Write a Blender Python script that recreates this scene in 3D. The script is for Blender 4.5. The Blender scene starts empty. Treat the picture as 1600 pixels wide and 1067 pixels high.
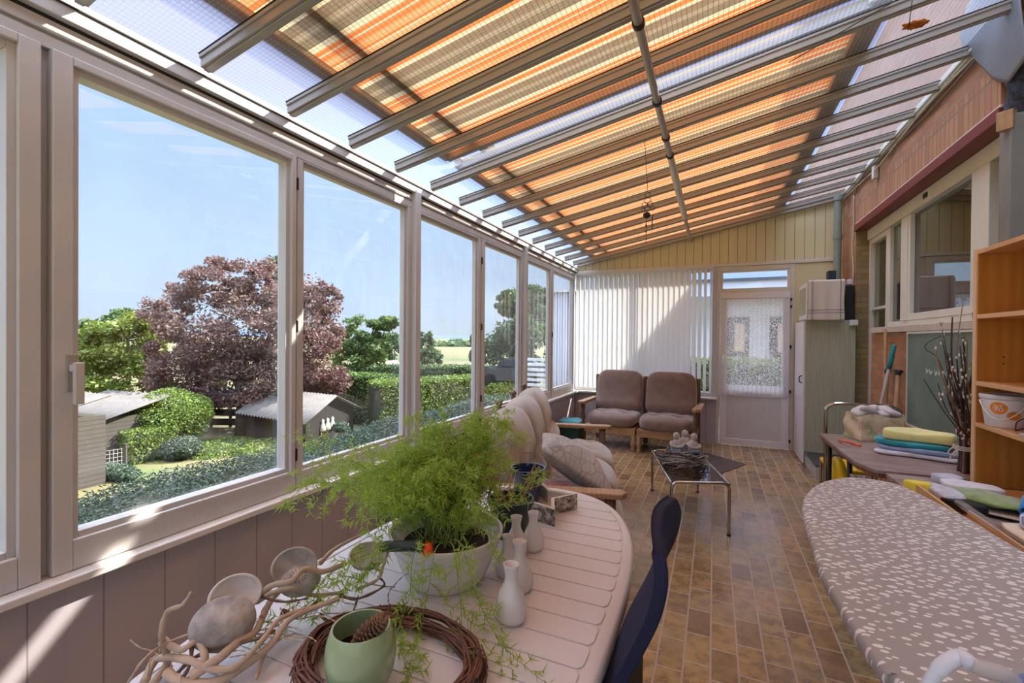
import bpy, math, random
import numpy as np
from mathutils import Vector, Matrix
R_ = random.Random(7)
S = bpy.context.scene
C = S.collection

# ------------------------------------------------------------------ camera
F = 711.7; EYE = 1.40
_y = Vector((316, 2.5, -F)).normalized()
_x = Vector((1603, -18.5, F)); _x = (_x - _y * _x.dot(_y)).normalized()
_z = _x.cross(_y)
ROT = Matrix((_x, _y, _z))                      # camera -> world
cam = bpy.data.cameras.new('camera')
cam.sensor_width = 36; cam.lens = F / 1600 * 36; cam.clip_start = .02; cam.clip_end = 4000
camo = bpy.data.objects.new('camera', cam); C.objects.link(camo)
camo.matrix_world = Matrix.Translation((0, 0, EYE)) @ ROT.to_4x4()
S.camera = camo

# ------------------------------------------------------------------ light
S.view_settings.view_transform = 'Standard'; S.view_settings.look = 'None'
S.view_settings.gamma = 1; S.view_settings.use_curve_mapping = False
S.view_settings.exposure = 1.18
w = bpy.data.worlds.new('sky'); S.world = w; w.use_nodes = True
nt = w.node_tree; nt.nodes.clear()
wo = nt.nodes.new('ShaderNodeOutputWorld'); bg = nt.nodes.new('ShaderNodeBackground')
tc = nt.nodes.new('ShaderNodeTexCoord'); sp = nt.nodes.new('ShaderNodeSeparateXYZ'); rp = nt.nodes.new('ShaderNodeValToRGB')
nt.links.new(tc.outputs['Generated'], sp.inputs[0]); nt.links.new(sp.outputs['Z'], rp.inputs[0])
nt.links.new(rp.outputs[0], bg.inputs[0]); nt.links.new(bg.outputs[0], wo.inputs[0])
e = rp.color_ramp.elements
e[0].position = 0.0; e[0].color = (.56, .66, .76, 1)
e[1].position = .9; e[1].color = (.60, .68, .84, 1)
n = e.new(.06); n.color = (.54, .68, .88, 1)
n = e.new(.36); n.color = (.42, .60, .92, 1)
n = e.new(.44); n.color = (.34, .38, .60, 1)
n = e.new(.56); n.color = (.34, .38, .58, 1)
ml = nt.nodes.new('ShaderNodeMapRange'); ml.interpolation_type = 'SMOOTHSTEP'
for i_, v_ in zip((1, 2, 3, 4), (.54, .80, .64, 6.0)): ml.inputs[i_].default_value = v_  # sky strength raised towards the zenith, added to brighten the room
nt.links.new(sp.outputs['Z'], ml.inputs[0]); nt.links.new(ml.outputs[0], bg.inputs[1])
sun = bpy.data.lights.new('sun', 'SUN'); sun.energy = 7.5; sun.angle = math.radians(.6); sun.color = (1, .93, .82)
suno = bpy.data.objects.new('sun', sun); C.objects.link(suno)
SUN = Vector((.78, .80, 1)).normalized()
suno.rotation_euler = SUN.to_track_quat('Z', 'Y').to_euler(); suno.location = (6, 6, 8)

# ------------------------------------------------------------------ helpers
def P(x, y, X=None, Y=None, Z=None):
    """a measured point of the photograph on the plane X=, Y= or Z= (metres)"""
    d = ROT @ Vector(((x - 800) / F, (533.5 - y) / F, -1))
    t = X / d.x if X is not None else (Y / d.y if Y is not None else (Z - EYE) / d.z)
    return Vector((0, 0, EYE)) + d * t

def loc_(m, L):
    m.v = [(a[0] - L[0], a[1] - L[1], a[2] - L[2]) for a in m.v]; return m
class MB:
    def __init__(s): s.v = []; s.f = []
    def add(s, vs, fs):
        o = len(s.v); s.v.extend([tuple(v) for v in vs]); s.f.extend([tuple(i + o for i in f) for f in fs]); return s
    def box(s, x0, x1, y0, y1, z0, z1, m=None):
        v = [Vector((x, y, z)) for z in (z0, z1) for y in (y0, y1) for x in (x0, x1)]
        if m is not None: v = [m @ a for a in v]
        return s.add(v, [(0, 2, 3, 1), (4, 5, 7, 6), (0, 1, 5, 4), (2, 6, 7, 3), (0, 4, 6, 2), (1, 3, 7, 5)])
    def prism(s, pts, z0, z1, m=None):
        n = len(pts)
        v = [Vector((p[0], p[1], z0)) for p in pts] + [Vector((p[0], p[1], z1)) for p in pts]
        if m is not None: v = [m @ a for a in v]
        return s.add(v, [tuple(range(n - 1, -1, -1)), tuple(range(n, 2 * n))] + [(i, (i + 1) % n, n + (i + 1) % n, n + i) for i in range(n)])
    def tube(s, pts, r, n=8, cap=True):
        pts = [Vector(p) for p in pts]; k = len(pts)
        rs = r if isinstance(r, (list, tuple)) else [r] * k
        vs = []; up = None
        for i, p in enumerate(pts):
            t = (pts[min(i + 1, k - 1)] - pts[max(i - 1, 0)])
            t = t.normalized() if t.length > 1e-9 else Vector((0, 0, 1))
            if up is None: up = t.orthogonal().normalized()
            up = (up - t * up.dot(t)); up = up.normalized() if up.length > 1e-6 else t.orthogonal().normalized()
            b = t.cross(up)
            for j in range(n):
                a = 2 * math.pi * j / n
                vs.append(p + (up * math.cos(a) + b * math.sin(a)) * rs[i])
        fs = [(i * n + j, i * n + (j + 1) % n, (i + 1) * n + (j + 1) % n, (i + 1) * n + j) for i in range(k - 1) for j in range(n)]
        if cap: fs += [tuple(range(n - 1, -1, -1)), tuple(range((k - 1) * n, k * n))]
        return s.add(vs, fs)
    def lathe(s, prof, n=32, c=(0, 0, 0), m=None, sx=1, sy=1):
        vs = []
        for r, z in prof:
            for j in range(n):
                a = 2 * math.pi * j / n
                v = Vector((c[0] + r * math.cos(a) * sx, c[1] + r * math.sin(a) * sy, c[2] + z))
                vs.append(m @ v if m is not None else v)
        k = len(prof)
        fs = [(i * n + j, i * n + (j + 1) % n, (i + 1) * n + (j + 1) % n, (i + 1) * n + j) for i in range(k - 1) for j in range(n)]
        if prof[0][0] > 1e-5: fs.append(tuple(range(n - 1, -1, -1)))
        if prof[-1][0] > 1e-5: fs.append(tuple(range((k - 1) * n, k * n)))
        return s.add(vs, fs)
    def sell(s, c, a, e1=.5, e2=.5, nu=28, nv=16, m=None, fn=None):
        """superellipsoid: centre c, half sizes a"""
        def sg(x, p): return math.copysign(abs(x) ** p, x)
        vs = []
        for i in range(nv + 1):
            ph = -math.pi / 2 + math.pi * i / nv
            for j in range(nu):
                th = 2 * math.pi * j / nu
                v = Vector((a[0] * sg(math.cos(ph), e1) * sg(math.cos(th), e2), a[1] * sg(math.cos(ph), e1) * sg(math.sin(th), e2), a[2] * sg(math.sin(ph), e1)))
                if fn: v = fn(v)
                v = v + Vector(c)
                vs.append(m @ v if m is not None else v)
        fs = [(i * nu + j, i * nu + (j + 1) % nu, (i + 1) * nu + (j + 1) % nu, (i + 1) * nu + j) for i in range(nv) for j in range(nu)]
        return s.add(vs, fs)
    def grid(s, fn, nu, nv, closed=False):
        vs = [fn(i / nu, j / nv) for j in range(nv + 1) for i in range(nu + 1)]
        fs = [(j * (nu + 1) + i, j * (nu + 1) + i + 1, (j + 1) * (nu + 1) + i + 1, (j + 1) * (nu + 1) + i) for j in range(nv) for i in range(nu)]
        return s.add(vs, fs)
    def build(s, name, mat, parent=None, smooth=False, bevel=0, seg=2, solid=0, sub=0, loc=None, auto=None):
        me = bpy.data.meshes.new(name)
        v = s.v
        if loc is not None:
            L = Vector(loc); v = [(a[0] - L.x, a[1] - L.y, a[2] - L.z) for a in v]
        me.from_pydata(v, [], s.f); me.update()
        o = bpy.data.objects.new(name, me); C.objects.link(o)
        if loc is not None: o.location = loc
        if parent is not None: o.parent = parent
        me.materials.append(mat)
        if smooth:
            me.polygons.foreach_set('use_smooth', [True] * len(me.polygons))
            if auto: me.set_sharp_from_angle(angle=math.radians(auto))
        if solid: md = o.modifiers.new('s', 'SOLIDIFY'); md.thickness = solid; md.offset = 0
        if bevel: md = o.modifiers.new('b', 'BEVEL'); md.width = bevel; md.segments = seg; md.limit_method = 'ANGLE'
        if sub: md = o.modifiers.new('d', 'SUBSURF'); md.levels = sub; md.render_levels = sub
        return o

def fastmesh(name, V, Fq, mat, parent=None, loc=(0, 0, 0), smooth=False):
    """numpy verts (n,3), faces (m,k)"""
    me = bpy.data.meshes.new(name)
    V = np.asarray(V, dtype=np.float32); Fq = np.asarray(Fq, dtype=np.int32)
    me.vertices.add(len(V)); me.vertices.foreach_set('co', V.ravel())
    m, k = Fq.shape
    me.loops.add(m * k); me.loops.foreach_set('vertex_index', Fq.ravel())
    me.polygons.add(m); me.polygons.foreach_set('loop_start', np.arange(0, m * k, k, dtype=np.int32))
    me.update(calc_edges=True); me.validate()
    if smooth: me.polygons.foreach_set('use_smooth', [True] * m)
    me.materials.append(mat)
    o = bpy.data.objects.new(name, me); C.objects.link(o); o.location = loc
    if parent is not None: o.parent = parent
    return o

def tag(o, label=None, cat=None, group=None, kind=None):
    if label: o['label'] = label
    if cat: o['category'] = cat
    if group: o['group'] = group
    if kind: o['kind'] = kind
    return o
def thing(name, label=None, cat=None, loc=(0, 0, 0), rz=0, group=None, kind=None):
    o = bpy.data.objects.new(name, None); C.objects.link(o); o.empty_display_size = .05
    o.location = loc; o.rotation_euler = (0, 0, rz)
    return tag(o, label, cat, group, kind)
def copy_tree(o, parent=None):
    c = o.copy(); C.objects.link(c); c.parent = parent
    for ch in list(o.children): copy_tree(ch, c)
    return c
def smoothpts(pts, k=6):
    pts = [Vector(p) for p in pts]; out = []
    for i in range(len(pts) - 1):
        p0 = pts[max(i - 1, 0)]; p1 = pts[i]; p2 = pts[i + 1]; p3 = pts[min(i + 2, len(pts) - 1)]
        for j in range(k):
            t = j / k
            out.append(.5 * ((2 * p1) + (p2 - p0) * t + (2 * p0 - 5 * p1 + 4 * p2 - p3) * t * t + (3 * p1 - p0 - 3 * p2 + p3) * t ** 3))
    out.append(pts[-1]); return out

# ------------------------------------------------------------------ materials
def hexl(c):
    c = c.lstrip('#'); r = [int(c[i:i + 2], 16) / 255 for i in (0, 2, 4)]
    return tuple((x / 12.92 if x <= .04045 else ((x + .055) / 1.055) ** 2.4) for x in r) + (1,)
def col(c): return hexl(c) if isinstance(c, str) else (tuple(c) + (1,) if len(c) == 3 else c)
class N:
    def __init__(s, name):
        s.m = bpy.data.materials.new(name); s.m.use_nodes = True; s.t = s.m.node_tree; s.t.nodes.clear()
        s.out = s.t.nodes.new('ShaderNodeOutputMaterial'); s.tc = s.t.nodes.new('ShaderNodeTexCoord')
    def n(s, typ, **k):
        a = s.t.nodes.new('ShaderNode' + typ)
        for q, v in k.items():
            if q in a.inputs: s.set(a.inputs[q], v)
            else: setattr(a, q, v)
        return a
    def set(s, inp, v):
        if hasattr(v, 'is_output') or isinstance(v, bpy.types.NodeSocket): s.t.links.new(v, inp)
        elif isinstance(v, bpy.types.Node): s.t.links.new(v.outputs[0], inp)
        else: inp.default_value = col(v) if (isinstance(v, str) or (isinstance(v, tuple) and len(v) == 3 and inp.type == 'RGBA')) else v
    def pos(s, scale=(1, 1, 1), obj=True, rot=(0, 0, 0), loc=(0, 0, 0)):
        mp = s.n('Mapping'); s.t.links.new(s.tc.outputs['Object'], mp.inputs[0])
        mp.inputs['Scale'].default_value = scale; mp.inputs['Rotation'].default_value = rot; mp.inputs['Location'].default_value = loc
        return mp.outputs[0]
    def wpos(s):
        g = s.n('NewGeometry'); return g.outputs['Position']
    def noise(s, scale=5, detail=3, vec=None, rough=.5):
        a = s.n('TexNoise', Scale=scale, Detail=detail, Roughness=rough)
        s.t.links.new(vec if vec is not None else s.tc.outputs['Object'], a.inputs['Vector']); return a.outputs[0]
    def ramp(s, fac, stops, interp='LINEAR'):
        a = s.n('ValToRGB'); s.t.links.new(fac, a.inputs[0]); e = a.color_ramp.elements
        a.color_ramp.interpolation = interp
        while len(e) < len(stops): e.new(.5)
        for x, (p, c) in zip(e, stops): x.position = p; x.color = col(c) if not isinstance(c, (int, float)) else (c, c, c, 1)
        return a.outputs[0]
    def mix(s, f, a, b, mode='MIX'):
        m = s.n('Mix', data_type='RGBA', blend_type=mode)
        s.set(m.inputs[0], f); s.set(m.inputs[6], a); s.set(m.inputs[7], b); return m.outputs[2]
    def math(s, op, a, b=0, c=0):
        m = s.n('Math', operation=op); s.set(m.inputs[0], a); s.set(m.inputs[1], b); s.set(m.inputs[2], c); return m.outputs[0]
    def bump(s, h, strength=.3, dist=.01):
        b = s.n('Bump', Strength=strength, Distance=dist); s.t.links.new(h, b.inputs['Height']); return b.outputs[0]
    def bsdf(s, color, rough=.6, normal=None, **k):
        b = s.n('BsdfPrincipled'); s.set(b.inputs['Base Color'], color); s.set(b.inputs['Roughness'], rough)
        if normal is not None: s.t.links.new(normal, b.inputs['Normal'])
        for q, v in k.items(): s.set(b.inputs[q.replace('_', ' ')], v)
        return b.outputs[0]
    def done(s, sh): s.t.links.new(sh, s.out.inputs[0]); return s.m
    def sep(s, v):
        a = s.n('SeparateXYZ'); s.t.links.new(v, a.inputs[0]); return a.outputs

def plain(name, c, rough=.6, var=.12, scale=8, bump=0, metal=0, bscale=60, **k):
    m = N(name); c = col(c)
    nz = m.noise(scale, 4)
    d = tuple(x * (1 - var) for x in c[:3]); l = tuple(min(1, x * (1 + var)) for x in c[:3])
    cc = m.ramp(nz, [(.3, d), (.7, l)])
    nb = m.bump(m.noise(bscale, 3), bump, .004) if bump else None
    return m.done(m.bsdf(cc, rough, nb, Metallic=metal, **k))
def wood(name, c1, c2, scale=1.0, axis='y', rough=.45, fine=14):
    m = N(name); sc = {'x': (.6, 8, 8), 'y': (8, .6, 8), 'z': (8, 8, .6)}[axis]
    v = m.pos(tuple(a * scale for a in sc))
    nz = m.noise(2.2, 5, v, .6)
    wv = m.n('TexWave', Scale=1.6, Distortion=3.5, Detail=2.0); m.t.links.new(v, wv.inputs[0])
    wv.bands_direction = {'x': 'Y', 'y': 'X', 'z': 'X'}[axis]
    c = m.mix(m.math('MULTIPLY', wv.outputs['Fac'], .6), m.ramp(nz, [(.3, c1), (.7, c2)]), c1)
    return m.done(m.bsdf(c, rough, m.bump(nz, .12, .003)))
def fabric(name, c, rough=.9, var=.18, scale=14, weave=350, sheen=.3, bump=.3, c2=None):
    m = N(name); c = col(c)
    nz = m.noise(scale, 5)
    cc = m.ramp(nz, [(.3, tuple(x * (1 - var) for x in c[:3])), (.7, tuple(min(1, x * (1 + var)) for x in c[:3]))])
    if c2: cc = m.mix(m.ramp(m.noise(weave * .3, 2), [(.45, 0), (.55, 1)]), cc, col(c2))
    return m.done(m.bsdf(cc, rough, m.bump(m.noise(weave, 2), bump, .002), Sheen_Weight=sheen))
def leaf(name, cols, trans=.35, scale=.6, rough=.55, fine=9):
    m = N(name)
    info = m.n('NewGeometry')
    rnd = info.outputs['Random Per Island']
    nz = m.noise(scale, 3)
    k = len(cols)
    c = m.ramp(rnd, [(i / max(k - 1, 1), x) for i, x in enumerate(cols)])
    c = m.mix(.45, c, m.ramp(nz, [(.3, cols[0]), (.7, cols[-1])]))
    b = m.bsdf(c, rough)
    t = m.n('BsdfTranslucent'); m.set(t.inputs[0], c)
    s = m.n('MixShader'); s.inputs[0].default_value = trans
    m.t.links.new(b, s.inputs[1]); m.t.links.new(t.outputs[0], s.inputs[2])
    return m.done(s.outputs[0])
def glass(name, ior=1.5, tint=(1, 1, 1), dirt=0.0):
    m = N(name)
    lw = m.n('LayerWeight', Blend=.5); f0 = ((ior - 1) / (ior + 1)) ** 2
    fr = m.math('ADD', f0 * 1.8, m.math('MULTIPLY', m.math('POWER', lw.outputs['Facing'], 4.5), .8)); tr = m.n('BsdfTransparent', Color=tint); gl = m.n('BsdfGlossy', Roughness=.01)
    s = m.n('MixShader'); m.t.links.new(fr, s.inputs[0]); m.t.links.new(tr.outputs[0], s.inputs[1]); m.t.links.new(gl.outputs[0], s.inputs[2])
    o = s.outputs[0]
    if dirt:
        d = m.n('BsdfDiffuse', Color=(.8, .8, .82, 1)); s2 = m.n('MixShader')
        m.set(s2.inputs[0], m.ramp(m.noise(2.5, 5), [(.45, 0.0), (.75, dirt)]))
        m.t.links.new(o, s2.inputs[1]); m.t.links.new(d.outputs[0], s2.inputs[2]); o = s2.outputs[0]
    return m.done(o)
M = {}
M['frame'] = plain('white_painted_frame', '#c6c2bd', .42, .04, 3)
M['frame_in'] = plain('off_white_frame', '#cfc9bb', .45, .05, 3)
M['sillw'] = plain('white_sill_paint', '#e4dfd8', .4, .06, 4)
M['alu'] = plain('aluminium_profile', '#a6a096', .38, .05, 2, metal=.35)
M['alud'] = plain('dark_gasket', '#2b2724', .7, .1)
M['steel'] = plain('chrome', '#c9c5bf', .15, .04, 6, metal=1)
M['darkm'] = plain('dark_metal', '#35302d', .4, .1, 6, metal=.7)
M['black'] = plain('black_plastic', '#121214', .5, .1)
M['glass'] = glass('window_glass', 1.5, (.97, .98, .98, 1), .09)
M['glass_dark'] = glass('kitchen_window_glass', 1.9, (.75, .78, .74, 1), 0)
M['cream'] = plain('cream_paint', '#d0c49b', .55, .04, 2)
M['whitedoor'] = plain('white_door_paint', '#dcd8da', .4, .03, 2)

def plank_mat(name, c, dark, period, axis='Y', gw=.035, rough=.55):
    m = N(name); s = m.sep(m.wpos()); a = s[axis]
    fr = m.math('FRACT', m.math('DIVIDE', a, period))
    g = m.math('LESS_THAN', m.math('ABSOLUTE', m.math('SUBTRACT', fr, .5)), gw)
    cell = m.math('FLOOR', m.math('DIVIDE', a, period))
    wn = m.n('TexWhiteNoise', noise_dimensions='1D'); m.set(wn.inputs['W'], cell)
    base = m.mix(m.math('MULTIPLY', wn.outputs[0], .25), c, tuple(x * .82 for x in col(c)[:3]) + (1,))
    base = m.mix(m.math('MULTIPLY', m.noise(9, 4), .18), base, tuple(x * .8 for x in col(c)[:3]) + (1,))
    cc = m.mix(g, base, dark)
    return m.done(m.bsdf(cc, rough, m.bump(m.math('SUBTRACT', 1, g), .5, .004)))
M['mauve'] = plank_mat('mauve_wainscot', '#b5abae', '#8c8285', .193, 'Y', .012)
M['mauve_far'] = plank_mat('mauve_wainscot_far', '#b3a8ac', '#887c82', .193, 'X', .014)
M['gable'] = plank_mat('cream_boarding', '#d6c89d', '#7d7350', .108, 'X', .03)

def brick(name, c1, c2, mortar, u='Y', v='Z', bw=.21, bh=.063, mo=.010, rough=.85, off=.5, bumps=.6):
    m = N(name); s = m.sep(m.wpos()); cb = m.n('CombineXYZ')
    m.t.links.new(s[u], cb.inputs[0]); m.t.links.new(s[v], cb.inputs[1])
    b = m.n('TexBrick', Scale=1.0, offset=off); m.t.links.new(cb.outputs[0], b.inputs['Vector'])
    b.inputs['Brick Width'].default_value = bw; b.inputs['Row Height'].default_value = bh
    b.inputs['Mortar Size'].default_value = mo * .75; b.inputs['Mortar Smooth'].default_value = .1; b.inputs['Bias'].default_value = 0
    b.inputs['Color1'].default_value = col(c1); b.inputs['Color2'].default_value = col(c2); b.inputs['Mortar'].default_value = col(mortar)
    nz = m.noise(22, 5, m.wpos())
    c = m.mix(m.math('MULTIPLY', nz, .45), b.outputs['Color'], tuple(x * .55 for x in col(c1)[:3]) + (1,))
    h = m.math('SUBTRACT', m.math('MULTIPLY', nz, .4), b.outputs['Fac'])
    return m.done(m.bsdf(c, rough, m.bump(h, bumps, .012)))
M['brick'] = brick('red_brick', '#bd8460', '#a36a4a', '#8d8263')
M['brick_sold'] = brick('soldier_brick', '#bf8662', '#a0684a', '#7f7454', u='Z', v='Y', bw=.24, bh=.063, off=0)
M['brick_pier'] = brick('olive_brick', '#a08858', '#8b7348', '#7d7256', u='X', v='Z')
# floor: glazed clay pavers in rows that run along the room
def floor_mat():
    m = N('glazed_clay_tiles'); s = m.sep(m.wpos()); cb = m.n('CombineXYZ')
    m.t.links.new(s['Y'], cb.inputs[0]); m.t.links.new(s['X'], cb.inputs[1])
    b = m.n('TexBrick', Scale=1.0, offset=.37, offset_frequency=2); m.t.links.new(cb.outputs[0], b.inputs['Vector'])
    b.inputs['Brick Width'].default_value = .212; b.inputs['Row Height'].default_value = .1085
    b.inputs['Mortar Size'].default_value = .0042; b.inputs['Mortar Smooth'].default_value = .15; b.inputs['Bias'].default_value = .0
    b.inputs['Color1'].default_value = (0, 0, 0, 1); b.inputs['Color2'].default_value = (1, 1, 1, 1); b.inputs['Mortar'].default_value = (.5, .5, .5, 1)
    tile = m.ramp(b.outputs['Color'], [(0, '#7a5a40'), (.25, '#94744c'), (.5, '#a08555'), (.75, '#b08856'), (1, '#93805c')])
    nz = m.noise(16, 5, m.wpos(), .65); n2 = m.noise(3, 2, m.wpos())
    tile = m.mix(m.ramp(nz, [(.42, 0), (.62, .75)]), tile, '#5e4630')
    tile = m.mix(m.ramp(n2, [(.4, 0), (.7, .35)]), tile, '#a8906a')
    c = m.mix(b.outputs['Fac'], tile, '#a8937e')
    h = m.math('ADD', m.math('MULTIPLY', m.noise(7, 2, m.wpos()), .5), m.math('MULTIPLY', b.outputs['Fac'], -1.0))
    rg = m.math('ADD', m.math('MULTIPLY', nz, .18), m.math('MULTIPLY', b.outputs['Fac'], .3))
    rg = m.math('ADD', rg, .16)
    return m.done(m.bsdf(c, rg, m.bump(h, .35, .006), Specular_IOR_Level=.6, Coat_Weight=.25, Coat_Roughness=.12))
M['floor'] = floor_mat()

# translucent roof sheet with a fine square grid
def sheet_mat():
    m = N('ribbed_polycarbonate'); s = m.sep(m.wpos())
    def line(a, p, w):
        return m.math('LESS_THAN', m.math('FRACT', m.math('DIVIDE', a, p)), w)
    g = m.math('MAXIMUM', line(s['X'], .022, .2), m.math('MULTIPLY', line(s['Y'], .0165, .22), .8))
    tr = m.n('BsdfTransparent'); m.set(tr.inputs[0], m.mix(g, (.90, .91, .95, 1), (.50, .50, .54, 1)))
    tl = m.n('BsdfTranslucent', Color=(.78, .78, .80, 1)); df = m.n('BsdfDiffuse', Color=(.45, .45, .47, 1))
    a = m.n('MixShader'); a.inputs[0].default_value = .55; m.t.links.new(tl.outputs[0], a.inputs[1]); m.t.links.new(df.outputs[0], a.inputs[2])
    b = m.n('MixShader'); m.set(b.inputs[0], m.math('ADD', .16, m.math('MULTIPLY', g, .03)))
    m.t.links.new(tr.outputs[0], b.inputs[1]); m.t.links.new(a.outputs[0], b.inputs[2])
    return m.done(b.outputs[0])
M['sheet'] = sheet_mat()
def awning_mat():
    m = N('striped_awning_cloth'); s = m.sep(m.wpos())
    fr = m.math('FRACT', m.math('DIVIDE', m.math('ADD', s['Y'], .10), .47))
    br = '#453a29'; cr = '#93805e'; og = '#9a4412'; o2 = '#966238'
    st = [(0, cr), (.05, br), (.16, '#5f533c'), (.22, br), (.33, cr), (.40, og), (.45, cr), (.47, og), (.53, o2), (.60, og), (.63, cr), (.65, o2), (.73, og), (.78, cr), (.80, og), (.86, o2), (.90, cr), (.93, og)]
    c = m.ramp(fr, st, 'CONSTANT')
    c = m.mix(m.math('MULTIPLY', m.noise(30, 3, m.wpos()), .25), c, '#8a7250')
    tl = m.n('BsdfTranslucent'); m.set(tl.inputs[0], c); df = m.n('BsdfDiffuse'); m.set(df.inputs[0], c)
    a = m.n('MixShader'); a.inputs[0].default_value = .12; m.t.links.new(tl.outputs[0], a.inputs[1]); m.t.links.new(df.outputs[0], a.inputs[2])
    tr = m.n('BsdfTransparent'); m.set(tr.inputs[0], c)
    b = m.n('MixShader'); b.inputs[0].default_value = .06
    m.t.links.new(a.outputs[0], b.inputs[1]); m.t.links.new(tr.outputs[0], b.inputs[2])
    return m.done(b.outputs[0])
M['awning'] = awning_mat()

# ------------------------------------------------------------------ the room
XL, XR, YF, YB = -1.93, 1.42, 6.73, -1.6
def roofz(x): return 2.46 + .196 * (x - XL)
fl = MB().box(XL - .1, 2.6, YB, YF + .1, -.12, 0).build('floor', M['floor']); tag(fl, kind='structure')
wl = MB().box(XL - .12, XL, YB, YF, 0, .598).build('wall_left', M['mauve']); tag(wl, kind='structure')
# left window row
sill = MB().box(-2.02, -1.862, YB, YF, .598, .624).build('trim_1', M['sillw'], bevel=.004); tag(sill, kind='structure')
hd = thing('trim_2', kind='structure')
m = MB().box(-2.03, -1.935, YB, YF, 2.305, 2.345); m.box(-2.03, -1.944, YB, YF, 2.345, 2.356); m.box(-2.03, -1.93, YB, YF, 2.356, 2.395)
m.box(-2.05, -1.905, YB, YF, 2.408, 2.452); m.box(-2.03, -1.95, YB, YF, 2.39, 2.41); m.build('header', M['frame'], hd, bevel=.002)
MB().box(-2.03, -1.932, YB, YF, 2.396, 2.4075).box(-2.03, -1.9, YB, YF, 2.4525, 2.457).build('seal_strip', M['alud'], hd)
def window_left(n, y0, y1, g0, g1, zb=.745, zt=2.255, proud=.0, post=False, handle=False, hinges=()):
    """cell y0..y1, glass g0..g1"""
    t = thing('window_%d' % n, loc=(-1.98, (y0 + y1) / 2, .624), kind='structure')
    L = t.location
    X0, X1 = -2.0, -1.935 + proud
    def ring(a0, a1, b0, b1, za, zb_, zc, zd, xa, xb):
        m = MB(); m.box(xa, xb, a0, b0, za, zd); m.box(xa, xb, b1, a1, za, zd); m.box(xa, xb, b0, b1, za, zb_); m.box(xa, xb, b0, b1, zc, zd); return m
    m = ring(y0 + .008, y1 - .008, g0 - .02, g1 + .02, .626, zb - .02, zt + .02, 2.304, X0, X1)
    for q in range(len(m.v)): m.v[q] = (m.v[q][0] - L.x, m.v[q][1] - L.y, m.v[q][2] - L.z)
    sash = m.build('sash', M['frame'], t, bevel=.004)
    m = ring(g0 - .0205, g1 + .0205, g0, g1, zb - .0205, zb, zt, zt + .0205, X0 + .01, X1 - .018)
    for q in range(len(m.v)): m.v[q] = (m.v[q][0] - L.x, m.v[q][1] - L.y, m.v[q][2] - L.z)
    m.build('glazing_bead', M['frame'], t, bevel=.002)
    m = MB().box(-1.981, -1.977, g0 - .01, g1 + .01, zb - .01, zt + .01)
    for q in range(len(m.v)): m.v[q] = (m.v[q][0] - L.x, m.v[q][1] - L.y, m.v[q][2] - L.z)
    m.build('pane', M['glass'], t)
    if post:
        MB().box(-2.0 - L.x, -1.895 - L.x, y0 - .03 - L.y, y0 + .03 - L.y, .0, 1.80).build('post', M['frame'], t, bevel=.006)
    if handle:
        hy = y0 + .055 - L.y; hz = 1.29 - L.z; x = X1 - L.x
        pl = MB().box(x, x + .006, hy - .014, hy + .014, hz - .075, hz + .045).build('handle_plate', M['alu'], t, bevel=.002)
        MB().box(x + .006, x + .035, hy - .010, hy + .010, hz - .01, hz + .012).box(x + .033, x + .052, hy - .012, hy + .013, hz - .115, hz + .02).build('handle', M['frame'], t, bevel=.003)
    loc_(MB().box(-2.0, -1.955, y0 - .03, y0 + .03, .626, 2.304), L).build('mullion', M['frame'], t)
    for z in hinges:
        MB().tube([(X1 + .004 - L.x, y0 + .004 - L.y, z - .03 - L.z), (X1 + .004 - L.x, y0 + .004 - L.y, z + .03 - L.z)], .007, 8).build('hinge', M['darkm'], t)
    return t
window_left(1, -1.25, -.28, -1.16, -.37)
window_left(2, -.27, .71, -.18, .63, proud=.02)
window_left(3, .72, 1.655, .80, 1.60, proud=.02, handle=True)
window_left(4, 1.66, 2.64, 1.725, 2.56, zb=.73, zt=2.275, hinges=(2.17, 1.45, .80))
window_left(5, 2.65, 3.66, 2.75, 3.585, zb=.73, zt=2.265, post=True)
window_left(6, 3.665, 4.665, 3.76, 4.575, zb=.74, zt=2.265, hinges=(2.1, 1.5, .85))
window_left(7, 4.67, 5.615, 4.775, 5.555, zb=.74, zt=2.265, post=True, handle=False)
window_left(8, 5.62, 6.66, 5.69, 6.60, zb=.74, zt=2.265, hinges=(1.45,), proud=.01)
# far wall
wf = thing('wall_far', kind='structure')
MB().box(XL, .03, YF, YF + .12, 0, .598).build('wainscot', M['mauve_far'], wf)
m = MB(); z0 = 2.425
pts = [(XL, z0), (XR, z0), (XR, roofz(XR) + .02), (XL, roofz(XL) + .02)]
m.add([(a, YF, b) for a, b in pts] + [(a, YF + .1, b) for a, b in pts], [(0, 1, 2, 3), (7, 6, 5, 4), (0, 4, 5, 1), (2, 6, 7, 3), (1, 5, 6, 2), (0, 3, 7, 4)])
m.build('gable', M['gable'], wf)
MB().box(.93, XR, YF, YF + .1, 0, 2.375).build('side_panel', M['cream'], wf)
MB().box(XL, XR, YF - .018, YF + .1, 2.378, 2.422).build('molding', M['frame_in'], wf, bevel=.006)
MB().box(-1.862, .035, 6.655, YF + .1, .6, .625).build('trim_3', M['sillw'], bevel=.004)['kind'] = 'structure'
wn = thing('window_9', kind='structure', loc=(-.95, YF, .625))
m = MB(); m.box(XL, .03, YF, YF + .07, .626, .69); m.box(XL, .03, YF, YF + .07, 2.32, 2.377); m.box(XL, XL + .06, YF, YF + .07, .69, 2.32); m.box(-.03, .03, YF, YF + .07, .69, 2.32); m.box(-.98, -.93, YF, YF + .07, .69, 2.32)
for q in range(len(m.v)): m.v[q] = (m.v[q][0] + .95, m.v[q][1] - YF, m.v[q][2] - .625)
m.build('frame', M['frame'], wn, bevel=.004)
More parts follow.
